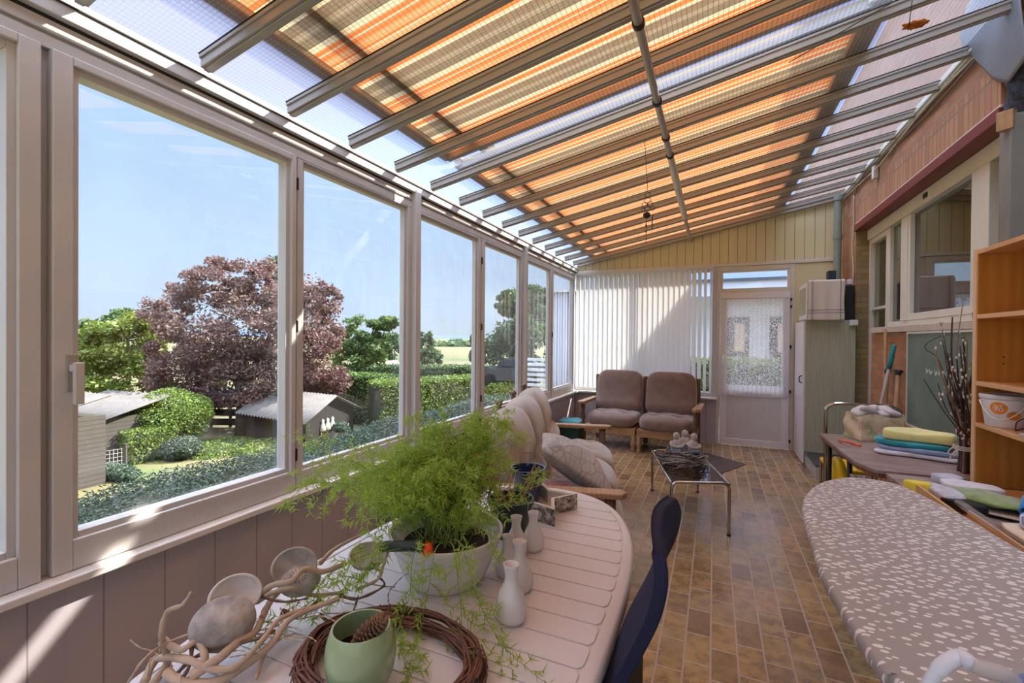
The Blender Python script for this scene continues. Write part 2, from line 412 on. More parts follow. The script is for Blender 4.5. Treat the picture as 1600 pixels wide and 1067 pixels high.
MB().box(-.93, .93, .03, .034, .06, 1.7).build('pane', M['glass'], wn)
# door with transom
dr = thing('door_1', kind='structure', loc=(.47, YF, 0))
m = MB(); m.box(.03, .068, YF - .005, YF + .08, 0, 2.377); m.box(.878, .93, YF - .005, YF + .08, 0, 2.377); m.box(.068, .878, YF - .005, YF + .08, 2.03, 2.065); m.box(.068, .878, YF - .005, YF + .08, 2.32, 2.377)
loc_(m, dr.location).build('door_frame', M['frame_in'], dr, bevel=.003)
m = MB(); y0, y1 = YF - .02, YF + .02
m.box(.07, .155, y0, y1, .012, 2.028); m.box(.79, .876, y0, y1, .012, 2.028); m.box(.155, .79, y0, y1, .012, .095); m.box(.155, .79, y0, y1, .66, .76); m.box(.155, .79, y0, y1, 1.93, 2.028)
lf = loc_(m, dr.location).build('door_leaf', M['whitedoor'], dr, bevel=.003)
loc_(MB().box(.155, .79, y0 + .012, y1 - .01, .095, .66), dr.location).build('door_panel', plain('grey_panel', '#c9c6c2', .5, .03), dr)
loc_(MB().box(.155, .79, YF, YF + .004, .76, 1.93), dr.location).build('pane', M['glass'], dr)
m = MB().box(.10, .13, y0 - .008, y0, 1.02, 1.20); m.tube([(.115, y0 - .008, 1.15), (.115, y0 - .045, 1.15), (.135, y0 - .05, 1.15), (.22, y0 - .05, 1.145)], .008)
loc_(m, dr.location).build('handle', M['steel'], dr)
for z in (.12, .75, 1.32, 1.83, 1.92):
    loc_(MB().tube([(.885, y0 - .008, z - .02), (.885, y0 - .008, z + .02)], .011), dr.location).build('hinge', M['darkm'], dr)
tw = thing('window_10', kind='structure', loc=(.47, YF, 2.065))
m = MB(); m.box(.068, .10, YF, YF + .05, 2.066, 2.319); m.box(.845, .878, YF, YF + .05, 2.066, 2.319); m.box(.10, .845, YF, YF + .05, 2.066, 2.085); m.box(.10, .845, YF, YF + .05, 2.30, 2.319)
loc_(m, tw.location).build('frame', M['frame_in'], tw)
loc_(MB().box(.10, .845, YF + .02, YF + .024, 2.085, 2.30), tw.location).build('pane', M['glass'], tw)
# right wall (brick) with the kitchen window
wr = thing('wall_right', kind='structure')
m = MB()
m.box(XR, XR + .22, 6.16, YF + .1, 0, 3.19)
m.box(XR, XR + .15, 3.37, 5.555, 0, 1.475)
m.box(XR, XR + .22, 3.37, 6.16, 2.945, 3.19)
m.build('brickwork', M['brick'], wr)
MB().box(XR, XR + .22, 3.37, 6.1595, 2.70, 2.9445).build('soldier_course', M['brick_sold'], wr)
MB().box(XR + .002, XR + .22, 6.150, 6.1595, 0, 2.611).build('reveal', M['brick_pier'], wr)
MB().box(XR - .004, XR + .1, 3.36, 6.17, 2.684, 2.70).build('mortar_strip', plain('lime_strip', '#c9bda0', .8), wr)
M['red'] = plain('oxblood_paint', '#6f2824', .5, .08, 4)
tr4 = MB().box(XR - .015, XR + .17, 3.355, 6.165, 2.612, 2.6835).build('trim_4', M['red'], bevel=.003); tr4['kind'] = 'structure'
tr5 = MB().box(XR - .03, XR + .16, 3.37, 5.50, 1.478, 1.53).build('trim_5', plain('stone_sill', '#bdb4a6', .7, .08, 9, bump=.2), bevel=.004); tr5['kind'] = 'structure'
XW = XR + .15
kw = thing('window_11', kind='structure', loc=(XW, 4.5, 1.53)); L = kw.location
m = MB(); xa, xb = XW - .03, XW + .05
m.box(xa - .02, xb, 3.37, 6.14, 2.50, 2.611)
m.box(xa, xb, 3.37, 5.55, 1.532, 1.585); m.box(xa, xb, 5.50, 5.56, 1.585, 2.50); m.box(xa - .012, xb, 5.03, 5.18, 1.585, 2.50); m.box(xa - .02, xb, 3.72, 3.93, 1.585, 2.50)
loc_(m, L).build('frame', M['frame_in'], kw, bevel=.005)
m = MB(); m.box(xa - .005, xa + .03, 3.93, 5.03, 1.585, 1.64); m.box(xa - .005, xa + .03, 4.985, 5.03, 1.64, 2.5)
loc_(m, L).build('sash', M['frame_in'], kw, bevel=.003)
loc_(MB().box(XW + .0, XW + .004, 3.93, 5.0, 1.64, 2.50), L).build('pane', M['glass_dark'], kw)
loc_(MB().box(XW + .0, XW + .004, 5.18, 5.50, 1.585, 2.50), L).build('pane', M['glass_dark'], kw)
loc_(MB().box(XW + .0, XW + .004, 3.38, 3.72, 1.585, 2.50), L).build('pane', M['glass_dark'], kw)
loc_(MB().box(xa - .024, xa - .02, 4.60, 4.68, 2.54, 2.58), L).build('vent_latch', M['darkm'], kw)
d2 = thing('door_2', kind='structure', loc=(XW, 5.86, 0)); L = d2.location
m = MB(); m.box(xa, xb, 5.562, 5.61, 0.002, 2.499); m.box(xa, xb, 6.095, 6.148, 0.002, 2.499); m.box(xa, xb, 5.61, 6.095, .002, .12); m.box(xa, xb, 5.61, 6.095, 2.45, 2.499)
m.box(xa + .01, xb, 5.61, 6.095, 1.73, 1.76); m.box(xa + .01, xb, 5.61, 6.095, 1.05, 1.08)
loc_(m, L).build('frame', M['frame_in'], d2, bevel=.003)
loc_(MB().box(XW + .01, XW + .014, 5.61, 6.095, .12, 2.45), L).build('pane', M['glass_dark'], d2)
loc_(MB().grid(lambda u, v: Vector((XW + .05 + .008 * math.sin(u * 40), 5.6 + .5 * u, .15 + 2.3 * v)), 60, 1), L).build('net_curtain', plain('grey_net', '#a29a90', .9), d2)
# dark kitchen behind the window, and the bare wall at the right
kr = thing('wall_kitchen', kind='structure')
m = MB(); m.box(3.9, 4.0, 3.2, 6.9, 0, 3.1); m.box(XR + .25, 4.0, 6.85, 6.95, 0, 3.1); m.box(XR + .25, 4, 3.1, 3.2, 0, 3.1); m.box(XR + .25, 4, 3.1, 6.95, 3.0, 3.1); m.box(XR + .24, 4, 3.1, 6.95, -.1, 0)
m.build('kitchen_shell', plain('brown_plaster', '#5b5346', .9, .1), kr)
wp = MB().box(1.62, 1.74, YB, 3.36, 0, 3.30).build('wall_right_plaster', plain('dark_plaster', '#a5a197', .9, .2, 3)); wp['kind'] = 'structure'
# upper storey of the house outside the roof
up = MB().box(XR + .04, 5.5, YB - 3, 12.5, 3.25, 4.40).build('wall_upper', M['brick']); up['kind'] = 'structure'
up = MB().box(XR + .25, 5.5, YF + .12, 12.5, -3.2, 3.25).build('wall_outside', M['brick']); up['kind'] = 'structure'
# back wall behind the camera: glazed
bk = thing('wall_back', kind='structure')
m = MB(); m.box(XL, 1.62, YB - .1, YB, 0, .6); m.box(XL, 1.62, YB - .1, YB, 2.35, 2.5)
for x in (-1.9, -.8, .3, 1.4): m.box(x - .04, x + .04, YB - .08, YB, .6, 2.35)
m.build('back_frame', M['frame'], bk)
# ------------------------------------------------------------------ roof
rf = thing('ceiling', kind='structure')
RY = [.786 - .409 * 5 + .409 * i for i in range(0, 20)]
RY = [y for y in [.786 + .4065 * (i - 5) for i in range(0, 21)] if y < 6.66] + [6.695]
x0, x1 = -1.9, XR
sl = math.atan(.196)
def sloped(m, ya, yb, xa, xb, dz0, dz1):
    v = [(x, y, roofz(x) + dz) for dz in (dz0, dz1) for y in (ya, yb) for x in (xa, xb)]
    m.add(v, [(0, 2, 3, 1), (4, 5, 7, 6), (0, 1, 5, 4), (2, 6, 7, 3), (0, 4, 6, 2), (1, 3, 7, 5)])
def sheetplane(m, ya, yb, xa, xb, dz):
    m.add([(x, y, roofz(x) + dz) for y in (ya, yb) for x in (xa, xb)], [(0, 1, 3, 2)])
m0 = MB(); sloped(m0, -.024, .024, x0, x1, .012, .060); sloped(m0, -.031, .031, x0, x1, .046, .062); sloped(m0, -.013, .013, x0, x1, .006, .012)
me0 = None
for i, y in enumerate(RY):
    if me0 is None:
        o = m0.build('rafter', M['alu'], rf, bevel=.003); me0 = o
        g = MB(); sloped(g, -.033, .033, x0, x1, .0625, .066); g.build('rafter_seal', M['alud'], o)
        o.location = (0, y, 0)
    else:
        c = me0.copy(); C.objects.link(c); c.location = (0, y, 0)
        gg = me0.children[0].copy(); C.objects.link(gg); gg.parent = c
m = MB(); sheetplane(m, YB, YF + .15, -2.06, XR + .02, .074); m.build('roof_sheet', M['sheet'], rf)
m = MB(); m.box(-2.06, -1.99, YB, YF + .1, 2.458, 2.53); m.build('eaves_profile', M['alu'], rf)
# wall plate along the house
m = MB(); m.box(XR - .035, XR, 3.42, YF, 3.115, 3.19); m.box(XR - .048, XR - .035, 3.42, YF, 3.13, 3.15)
m.build('trim_6', M['frame_in'], bevel=.004)['kind'] = 'structure'
# awnings over the roof
def awning(ya, yb, label):
    t = thing('awning', label, 'awning', loc=(-1.68, (ya + yb) / 2, roofz(-1.68) + .12), group='striped awnings over the glass roof'); L = t.location
    m = MB(); sheetplane(m, ya, yb, -1.66, .68, .136); loc_(m, L).build('awning_cloth', M['awning'], t)
    m = MB(); sloped(m, ya, yb, -1.70, -1.64, .10, .16); loc_(m, L).build('front_bar', M['alu'], t, bevel=.008)
    m = MB(); sloped(m, ya, yb, -1.50, -1.44, .155, .21); loc_(m, L).build('shadow_bar', M['darkm'], t)  # bar added above the cloth to cast the dark stripe on it
    for y in (ya + .03, yb - .03):
        m = MB(); sloped(m, y - .02, y + .02, -1.66, .7, .085, .125); loc_(m, L).build('side_rail', M['alu'], t)
    m = MB(); sloped(m, ya, yb, .68, .80, .10, .22); loc_(m, L).build('cassette', M['frame_in'], t, bevel=.01)
awning(-1.3, 2.68, 'orange and brown striped awning over the near part of the clear roof')
awning(2.79, 6.9, 'orange and brown striped awning over the far part of the clear roof')
# ------------------------------------------------------------------ indoor things
M['velour'] = fabric('brown_velour', '#7d6456', .85, .16, 10, 300, .6)
M['velour_b'] = fabric('beige_velour', '#9c8c78', .85, .18, 8, 300, .6)
M['oak_d'] = wood('dark_oak', '#5b4232', '#7b5a40', 1, 'y')
M['oak_arm'] = wood('worn_oak', '#9a7450', '#b9946a', 1, 'y', .4)
M['chrome'] = plain('chrome_tube', '#b9b2aa', .12, .05, 4, metal=1)
M['smoke'] = glass('smoked_glass', 1.6, (.42, .40, .40, 1))

def w2l(m, L): return loc_(m, L)
def tufts(pts, depth, rad):
    def fn(v):
        z = v.z
        for px, py in pts:
            d = (v.x - px) ** 2 + (v.y - py) ** 2
            if v.z > 0: z -= depth * math.exp(-d / rad ** 2)
        return Vector((v.x, v.y, z))
    return fn
# --- vertical blinds
bl = thing('vertical_blind', 'white vertical slat blind drawn across the far window', 'blind', loc=(-.95, 6.63, 2.36)); L = bl.location
w2l(MB().box(-1.90, -.02, 6.60, 6.66, 2.345, 2.376), L).build('headrail', M['frame'], bl)
mm = N('white_blind_cloth'); tl = mm.n('BsdfTranslucent', Color=(.72, .72, .72, 1)); df = mm.n('BsdfDiffuse', Color=(.74, .73, .72, 1)); sx = mm.n('MixShader'); sx.inputs[0].default_value = .78
mm.t.links.new(tl.outputs[0], sx.inputs[1]); mm.t.links.new(df.outputs[0], sx.inputs[2]); M['blind'] = mm.done(sx.outputs[0])
slat = None
for i in range(27):
    x = -1.865 + i * (1.82 / 26); a = math.radians(-32 if i < 22 else -(32 + (i - 21) * 8)) + R_.uniform(-.02, .02)
    m = MB(); n_ = 6
    pr = [(-.044 + .088 * j / n_, .006 * math.sin(math.pi * j / n_)) for j in range(n_ + 1)]
    vs = [(px, py, z) for z in (-.012, -1.67) for px, py in pr]
    m.add(vs, [(j, j + 1, n_ + 2 + j, n_ + 1 + j) for j in range(n_)])
    if slat is None:
        slat = m.build('slat', M['blind'], bl, smooth=True); o = slat
    else:
        o = slat.copy(); C.objects.link(o)
    o.location = (x - L.x, 0, -.01); o.rotation_euler = (0, 0, a)
# --- lace curtain on the door
def lace_mat():
    m = N('white_lace'); p = m.pos((1, 1, 1)); v = m.n('TexVoronoi', Scale=52.0, feature='DISTANCE_TO_EDGE'); m.t.links.new(p, v.inputs['Vector'])
    hole = m.math('GREATER_THAN', v.outputs['Distance'], .10)
    big = m.n('TexVoronoi', Scale=11.0); m.t.links.new(p, big.inputs['Vector'])
    solid = m.math('LESS_THAN', big.outputs['Distance'], .28)
    s = m.sep(p); hem = m.math('LESS_THAN', s['Z'], -1.14); top = m.math('GREATER_THAN', s['Z'], -.06)
    dens = m.math('MAXIMUM', m.math('MAXIMUM', hem, top), m.math('MULTIPLY', solid, .75))
    a = m.math('MAXIMUM', m.math('MULTIPLY', m.math('SUBTRACT', 1, hole), .9), m.math('MULTIPLY', dens, .8))
    a = m.math('ADD', .10, m.math('MULTIPLY', a, .88))
    tr = m.n('BsdfTransparent'); tl = m.n('BsdfTranslucent', Color=(.9, .9, .9, 1)); df = m.n('BsdfDiffuse', Color=(.8, .78, .76, 1))
    x = m.n('MixShader'); x.inputs[0].default_value = .5; m.t.links.new(tl.outputs[0], x.inputs[1]); m.t.links.new(df.outputs[0], x.inputs[2])
    y = m.n('MixShader'); m.set(y.inputs[0], a); m.t.links.new(tr.outputs[0], y.inputs[1]); m.t.links.new(x.outputs[0], y.inputs[2])
    return m.done(y.outputs[0])
lc = thing('lace_curtain', 'white lace curtain with scalloped hem hanging over the door glass', 'curtain', loc=(.46, 6.685, 1.95)); L = lc.location
def cf(u, v):
    z = -.0 - 1.27 * v
    if v > .999: z -= .02 * abs(math.sin(u * 22)) - .04 * (1 - abs(2 * u - 1))
    wid = .76 + .04 * v
    return Vector(((u - .5) * wid, .008 * math.sin(u * 95) * (.4 + .6 * v), z))
MB().grid(cf, 240, 20).build('curtain_cloth', lace_mat(), lc, smooth=True)
w2l(MB().tube([(.07, 6.685, 1.945), (.86, 6.685, 1.945)], .005), L).build('curtain_rod', M['alu'], lc)

# --- radiator
rd = thing('radiator', 'brown ribbed steel radiator standing against the window wall', 'radiator', loc=(-1.84, 2.89, .08)); L = rd.location
M['rad'] = plain('brown_enamel', '#4a2f28', .35, .06, 3)
def radf(u, v):
    y = 2.33 + 1.13 * u; k = 8 * (y - 2.33) / 1.13 * 3
    z = .12 + .52 * v
    d = .014 * max(0, math.sin(k * math.pi * .72)) ** .5 if .08 < v < .93 else 0
    return Vector((-1.802 + d, y, z))
m = MB().grid(radf, 200, 16)
w2l(m, L).build('front_panel', M['rad'], rd, smooth=True, auto=40)
m = MB(); m.box(-1.86, -1.803, 2.335, 3.455, .12, .64)
w2l(m, L).build('body', M['rad'], rd, bevel=.01)
pts = [(-1.80, 2.32), (-1.80, 3.465), (-1.862, 3.465), (-1.862, 2.32)]
m = MB().prism(pts, .64, .655).box(-1.862, -1.798, 2.32, 2.334, .12, .64).box(-1.862, -1.798, 3.456, 3.47, .12, .64)
w2l(m, L).build('top_cover', M['rad'], rd, bevel=.012, seg=3)
for y_ in (2.5, 3.25): w2l(MB().box(-1.84, -1.82, y_, y_ + .03, 0, .12), L).build('foot', M['rad'], rd)

# --- beige three seat sofa
sf = thing('three_seat_sofa', 'beige buttoned velour three seat sofa in a wooden frame along the window wall', 'sofa', loc=(-1.19, 2.32, 0), rz=math.radians(14))
def back_cushion(yc, w, hz=.56, t=.10, lean=.30, z0=.40, x0=.235, fn=None, e1=.62, e2=.45, tp=.10):
    m = MB()
    Mx = Matrix.Translation((x0, yc, z0)) @ Matrix.Rotation(-lean, 4, 'Y')
    def f(v):
        k = v.z / (hz / 2)                                   # -1..1
        x = v.x * (1.0 + .30 * math.exp(-((k + .62) / .32) ** 2) + .12 * math.exp(-((k - .55) / .4) ** 2))
        if v.x > 0:
            for by in (-w * .2, w * .2):
                x -= .034 * math.exp(-((v.y - by) ** 2 / .0018 + (k + .18) ** 2 / .02))
            x -= .026 * math.exp(-(k + .2) ** 2 / .012)
        y = v.y * (1 - tp * max(0, k) ** 3)
        return Vector((x, y, v.z + hz / 2))
    m.sell((0, 0, 0), (t, w / 2, hz / 2), e1, e2, 48, 40, Mx, f)
    return m
def seat_cushion(yc, w, x0=.17, x1=.80, zt=.43, th=.155, droop=.05):
    m = MB(); d = x1 - x0
    def f(v):
        z = v.z; k = (v.x + d / 2) / d
        if z > 0:
            for bx in (-.10, .10):
                for by in (-w * .22, w * .22): z -= .028 * math.exp(-((v.x - bx) ** 2 + (v.y - by) ** 2) / .0022)
            z -= .012 * math.exp(-(v.x + .10) ** 2 / .0006) + .012 * math.exp(-(v.x - .10) ** 2 / .0006)
        z += .02 * math.sin(k * math.pi) - droop * max(0, k - .62) ** 2 * 5
        return Vector((v.x, v.y, z))
    m.sell((x0 + d / 2, yc, zt - th / 2), (d / 2, w / 2, th / 2 + .01), .55, .42, 56, 22, None, f)
    return m
for i in range(3):
    yc = .36 + i * .61
    back_cushion(yc, .625, .60, .115, .33, .37, .215).build('back_cushion', M['velour_b'], sf, smooth=True)
    seat_cushion(yc, .60, .16, .80, .44, .20, .09).build('seat_cushion', M['velour_b'], sf, smooth=True)
for i in range(4):
    y = .045 + i * .61
    o = MB().tube([(.12, y, .1), (.0, y, .62), (-.055, y, .90)], [.028, .024, .022], 10).build('back_post', M['oak_d'], sf)
    MB().lathe([(.0, 0), (.018, .002), (.016, .012), (.027, .03), (.022, .05), (0, .056)], 14, (-.056, y, .90)).build('finial', M['oak_d'], o, smooth=True)
MB().box(-.02, .03, .03, 1.9, .60, .68).box(.06, .11, .03, 1.9, .25, .32).build('back_rail', M['oak_d'], sf, bevel=.006)
MB().box(.10, .70, .03, 1.9, .17, .235).build('seat_frame', M['oak_d'], sf, bevel=.006)
for y in (-.02, 1.90):
    a_ = MB().prism([(-.0, y - .035), (.76, y - .05), (.79, y), (.76, y + .05), (0, y + .035)], .545, .575).build('armrest', M['oak_arm'], sf, bevel=.006)
    MB().lathe([(.03, 0), (.03, .06), (.02, .09), (.034, .16), (.022, .22), (.03, .30), (.03, .545)], 14, (.70, y, 0)).build('front_leg', M['oak_d'], sf, smooth=True)
    MB().tube([(.08, y, 0), (.08, y, .545)], .028, 8).build('rear_leg', M['oak_d'], sf)

# --- pillow and pink cushion on the sofa
def pillow(c, a, rot, name, mat, label, cat, e=.32, wr=.0, sg=1.0):
    m = MB()
    def f(v):
        r = max(abs(v.x) / a[0], abs(v.y) / a[1])
        k = (1 - .55 * max(0, min(1, r)) ** 2.5)
        return Vector((v.x * (1 - .06 * (1 - (v.y / a[1]) ** 2)), v.y * (1 - .06 * (1 - (v.x / a[0]) ** 2)), v.z * k + wr * math.sin(v.x * 30 + v.y * 21)))
    m.sell((0, 0, 0), a, 1.0, e, 56, 24, None, f)
    o = m.build(name, mat, smooth=True); o.location = c; o.rotation_euler = rot
    return tag(o, label, cat)
def pillow_mat():
    m = N('grey_scroll_pillow'); nz = m.n('TexVoronoi', Scale=9.0, feature='DISTANCE_TO_EDGE'); m.t.links.new(m.pos((1, 1, .2)), nz.inputs['Vector'])
    g = m.math('LESS_THAN', nz.outputs['Distance'], .028)
    n2 = m.n('TexWave', Scale=9.0, Distortion=9.0, Detail=1.0); m.t.links.new(m.pos((1, 1, .2)), n2.inputs[0])
    g = m.math('MAXIMUM', g, m.math('MULTIPLY', m.math('GREATER_THAN', n2.outputs['Fac'], .95), .7))
    c = m.mix(m.ramp(m.noise(6, 3), [(.35, 0), (.65, 1)]), '#9c958a', '#b3ab9e')
    c = m.mix(m.math('MULTIPLY', g, .55), c, '#6f675c')
    return m.done(m.bsdf(c, .9, m.bump(m.math('SUBTRACT', m.noise(200, 2), g), .3, .003), Sheen_Weight=.3))
pillow((-.80, 2.80, .62), (.26, .25, .105), (math.radians(0), math.radians(33), math.radians(20)), 'throw_pillow', pillow_mat(), 'grey throw pillow with scroll lines leaning on the near sofa seat', 'pillow')
pillow((-.84, 2.58, .50), (.24, .13, .055), (0, math.radians(8), math.radians(14)), 'pink_cushion', fabric('pink_chenille', '#8e4f52', .95, .3, 30, 120, .8, .8), 'flat dusky pink cushion lying under the grey pillow', 'cushion', .4, .003)

# --- brown loveseat at the far wall
ls = thing('loveseat', 'brown velour two seat sofa with turned wooden legs below the blind', 'sofa', loc=(-.86, 6.05, 0), rz=math.radians(-4))
def front(m, flip=True):   # local: x along width, front towards -y ; built in (depth x, width y) then turned
    m.v = [(a[1], -a[0], a[2]) for a in m.v]; return m
for i, yc in enumerate((-.335, .335)):
    front(back_cushion(yc, .625, .57, .085, .20, .41, -.20, None, .36, .34, .08)).build('back_cushion', M['velour'], ls, smooth=True)
    front(seat_cushion(yc, .63, -.27, .30, .44, .16, .02)).build('seat_cushion', M['velour'], ls, smooth=True)
for y in (-.66, 0, .66):
    front(MB().box(-.335, -.29, y - .028, y + .028, .0, .90)).build('back_post', M['oak_d'], ls, bevel=.006)
front(MB().box(-.33, -.30, -.66, .66, .50, .58).box(-.33, -.30, -.66, .66, .80, .86)).build('back_rail', M['oak_d'], ls, bevel=.004)
front(MB().box(-.30, .27, -.67, -.01, .19, .285).box(-.30, .27, .01, .67, .19, .285)).build('seat_frame', M['oak_arm'], ls, bevel=.006)
for y in (-.70, .70):
    front(MB().prism([(-.32, y - .035), (.30, y - .05), (.34, y), (.30, y + .05), (-.32, y + .035)], .555, .59)).build('armrest', M['oak_arm'], ls, bevel=.006)
for y in (-.69, -.035, .035, .69):
    top = .555 if abs(y) > .5 else .19
    pr = [(.028, 0), (.032, .02), (.018, .05), (.034, .09), (.034, .12), (.018, .15), (.028, .19)]
    if top > .3: pr += [(.028, .29), (.016, .32), (.032, .38), (.018, .46), (.026, .50), (.028, .555)]
    front(MB().lathe(pr, 16, (.25, y, 0))).build('front_leg', M['oak_arm'] if abs(y) < .5 else M['oak_d'], ls, smooth=True)

# --- crate with teal cloth in the corner
cr = thing('storage_crate', 'dark green plastic crate on the floor in the far left corner', 'crate', loc=(-1.70, 5.75, 0))
m = MB(); m.box(-.15, .15, -.2, .2, 0, .015); m.box(-.15, .15, -.2, -.188, .015, .26); m.box(-.15, .15, .188, .2, .015, .26); m.box(-.15, -.138, -.188, .188, .015, .26); m.box(.138, .15, -.188, .188, .015, .26)
m.build('body', plain('dark_green_plastic', '#12392f', .5, .1), cr, bevel=.006); MB().box(-.16, .16, -.21, .21, .26, .28).build('rim', plain('green_rim', '#174a3c', .5), cr, bevel=.005)
m = MB().sell((0, 0, 0), (.14, .19, .035), .6, .5, 40, 14, None, lambda v: Vector((v.x, v.y, v.z + .006 * math.sin(v.x * 40) + .004 * math.sin(v.y * 33))))
o = m.build('folded_cloth', fabric('teal_cloth', '#2f7f88', .9), smooth=True); o.location = (-1.70, 5.75, .32); tag(o, 'folded teal cloth lying on the dark green corner crate', 'cloth')

# --- coffee table
ct = thing('coffee_table', 'low chrome tube coffee table with smoked glass top on the tile floor', 'table', loc=(-.19, 3.99, 0))
L = ct.location
fr_, fl_, bl_, br_ = Vector((.11, 3.60, 0)), Vector((-.27, 3.46, 0)), Vector((-.51, 4.37, 0)), Vector((-.125, 4.50, 0))
H = .375; r = .0115
def corner(a, b, h):      # U frame with rounded corners
    d = (b - a).normalized(); up = Vector((0, 0, h)); q = .05
    pts = [a, a + up * ((h - q) / h)]
    for k in range(1, 6):
        t = k / 5 * math.pi / 2; pts.append(a + d * q * (1 - math.cos(t)) + Vector((0, 0, h - q + q * math.sin(t))))
    for k in range(0, 6):
        t = k / 5 * math.pi / 2; pts.append(b - d * q * (1 - math.sin(t)) + Vector((0, 0, h - q + q * math.cos(t))))
    pts += [b + up * ((h - q) / h), b]
    return pts
for a, b in ((fl_, fr_), (bl_, br_)):
    w2l(MB().tube(corner(a, b, H), r, 12), L).build('leg_frame', M['chrome'], ct, smooth=True, auto=60)
for a, b in ((fl_, bl_), (fr_, br_)):
    w2l(MB().tube([a + Vector((0, 0, H - .01)), b + Vector((0, 0, H - .01))], r, 12), L).build('side_rail', M['chrome'], ct, smooth=True, auto=60)
q = [fl_, fr_, br_, bl_]; cc = sum(q, Vector()) / 4
w2l(MB().prism([cc + (p - cc) * .965 for p in q], H - .008, H - .002), L).build('glass_top', M['smoke'], ct)
for p in q: w2l(MB().tube([p, p + Vector((0, 0, .015))], .014, 10), L).build('foot_cap', M['black'], ct)
# twig nest and three figurines
M['twig'] = wood('grey_driftwood', '#8b7d74', '#5c5048', 3, 'z', .8)
M['twig'] = plain('weathered_twig', '#a2958c', .85, .35, 18)
rr = random.Random(3); m = MB()
cx, cy, hz = -.23, 4.02, H
for i in range(330):
    a = rr.uniform(0, 6.283); r0 = rr.uniform(.0, .20); l = rr.uniform(.07, .22); z = hz + .012 + rr.uniform(0, .105) * (1 - (r0 / .26) ** 2)
    d = a + math.pi / 2 + rr.uniform(-.6, .6); p = Vector((cx + r0 * math.cos(a), cy + r0 * math.sin(a), z)); dv = Vector((math.cos(d), math.sin(d), rr.uniform(-.15, .25)))
    pts = [p - dv * l / 2, p + Vector((rr.uniform(-.01, .01), rr.uniform(-.01, .01), rr.uniform(0, .012))), p + dv * l / 2]
    for q_ in pts: q_.z = max(q_.z, hz + .006)
    m.tube(pts, [rr.uniform(.002, .004), rr.uniform(.003, .006), .002], 5)
tw_m = N('nest_twigs'); gi = tw_m.n('NewGeometry'); o = w2l(m, (cx, cy, hz)).build('twig_nest', tw_m.done(tw_m.bsdf(tw_m.ramp(gi.outputs['Random Per Island'], [(0, '#3a302c'), (.5, '#7d716a'), (1, '#bcb2aa')]), .8))); o.location = (cx, cy, hz); tag(o, 'round nest of weathered grey twigs on the coffee table', 'twig nest')
M['stone'] = plain('pale_stone', '#b9b2a8', .7, .25, 25, bump=.3); M['stone_b'] = plain('blue_grey_glaze', '#5c6f86', .4, .2, 20)
def figurine(x, y, z, k, head, label):
    t = thing('stone_figurine', label, 'figurine', loc=(x, y, z - .01), rz=k, group=None); t.scale = (1.35, 1.35, 1.35)
    MB().lathe([(0, 0), (.030, 0), (.036, .02), (.034, .045), (.022, .07), (.014, .082), (0, .086)], 18, sx=1, sy=.8).build('body', M['stone'], t, smooth=True)
    MB().sell((head, -.004, .098), (.020, .019, .022), .9, .9, 18, 12).build('head', M['stone'], t, smooth=True)
    MB().tube(smoothpts([(-.03, 0, .06), (-.034, -.02, .045), (-.005, -.030, .035), (.03, -.024, .04), (.036, -.005, .05)], 4), .009, 8).build('arm', M['stone'], t, smooth=True)
    MB().sell((-.005, -.036, .014), (.036, .018, .012), .8, .8, 18, 10).build('foot', M['stone_b'], t, smooth=True)
figurine(-.275, 4.03, .475, .1, -.005, 'small stone figurine at the left of the three on the twig nest')
figurine(-.215, 4.09, .490, -.3, .0, 'small stone figurine sitting in the middle of the twig nest')
figurine(-.150, 4.05, .475, .5, .004, 'small stone figurine at the right of the three on the twig nest')
# door mat
o = MB().prism([(-.40, 5.55), (.02, 5.12), (.34, 5.74), (-.08, 6.12)], .0, .008).build('door_mat', fabric('brown_mat', '#4b3a35', .95, .3, 40, 150, .1, .8), loc=(-.03, 5.63, 0)); tag(o, 'dark brown doormat lying turned on the tile floor before the door', 'mat')

# --- oval garden table
tb = thing('garden_table', 'large oval off-white plastic garden table with slatted top', 'table', loc=(-.645, 1.05, 0))
M['plastic'] = plain('white_garden_plastic', '#d3ceca', .32, .04, 5)
A_, B_, E_ = .445, .90, 2.55
def half(y): return A_ * max(0, 1 - abs(y / B_) ** E_) ** (1 / E_)
def oval(s_=1.0, n_=96, off=0):
    out = []
    for i in range(n_):
        t = 2 * math.pi * i / n_; c_, s2 = math.cos(t), math.sin(t)
        out.append((math.copysign(abs(c_) ** (2 / E_), c_) * (A_ - off), math.copysign(abs(s2) ** (2 / E_), s2) * (B_ - off)))
    return out
m = MB(); rings = [(0, .700), (0, .718), (.004, .726), (.010, .7295), (.030, .7300), (.0302, .7265)]
n_ = 96; vs = []
for off, z in rings: vs += [(x, y, z) for x, y in oval(1, n_, off)]
fs = [(k * n_ + i, k * n_ + (i + 1) % n_, (k + 1) * n_ + (i + 1) % n_, (k + 1) * n_ + i) for k in range(len(rings) - 1) for i in range(n_)]
fs.append(tuple(range((len(rings) - 1) * n_, len(rings) * n_))); fs.append(tuple(range(n_ - 1, -1, -1)))
m.add(vs, fs); m.build('rim', M['plastic'], tb, smooth=True, auto=35)
m = MB(); y = -.86; pit = .0785
while y < .86:
    a0, a1 = y + .0022, y + pit - .0022
    pts = []
    nn = 8
    for j in range(nn + 1):
        yy = a0 + (a1 - a0) * j / nn
        h = half(yy * 1.0) - .036
        e_ = min(j, nn - j) / nn
        h -= .010 * (1 - min(1, e_ * 4)) ** 2
        pts.append((max(h, .02), yy))
    poly = pts + [(-a, b) for a, b in reversed(pts)]
    m.prism(poly, .7255, .7302); y += pit
m.build('slat_panel', M['plastic'], tb, bevel=.0014)
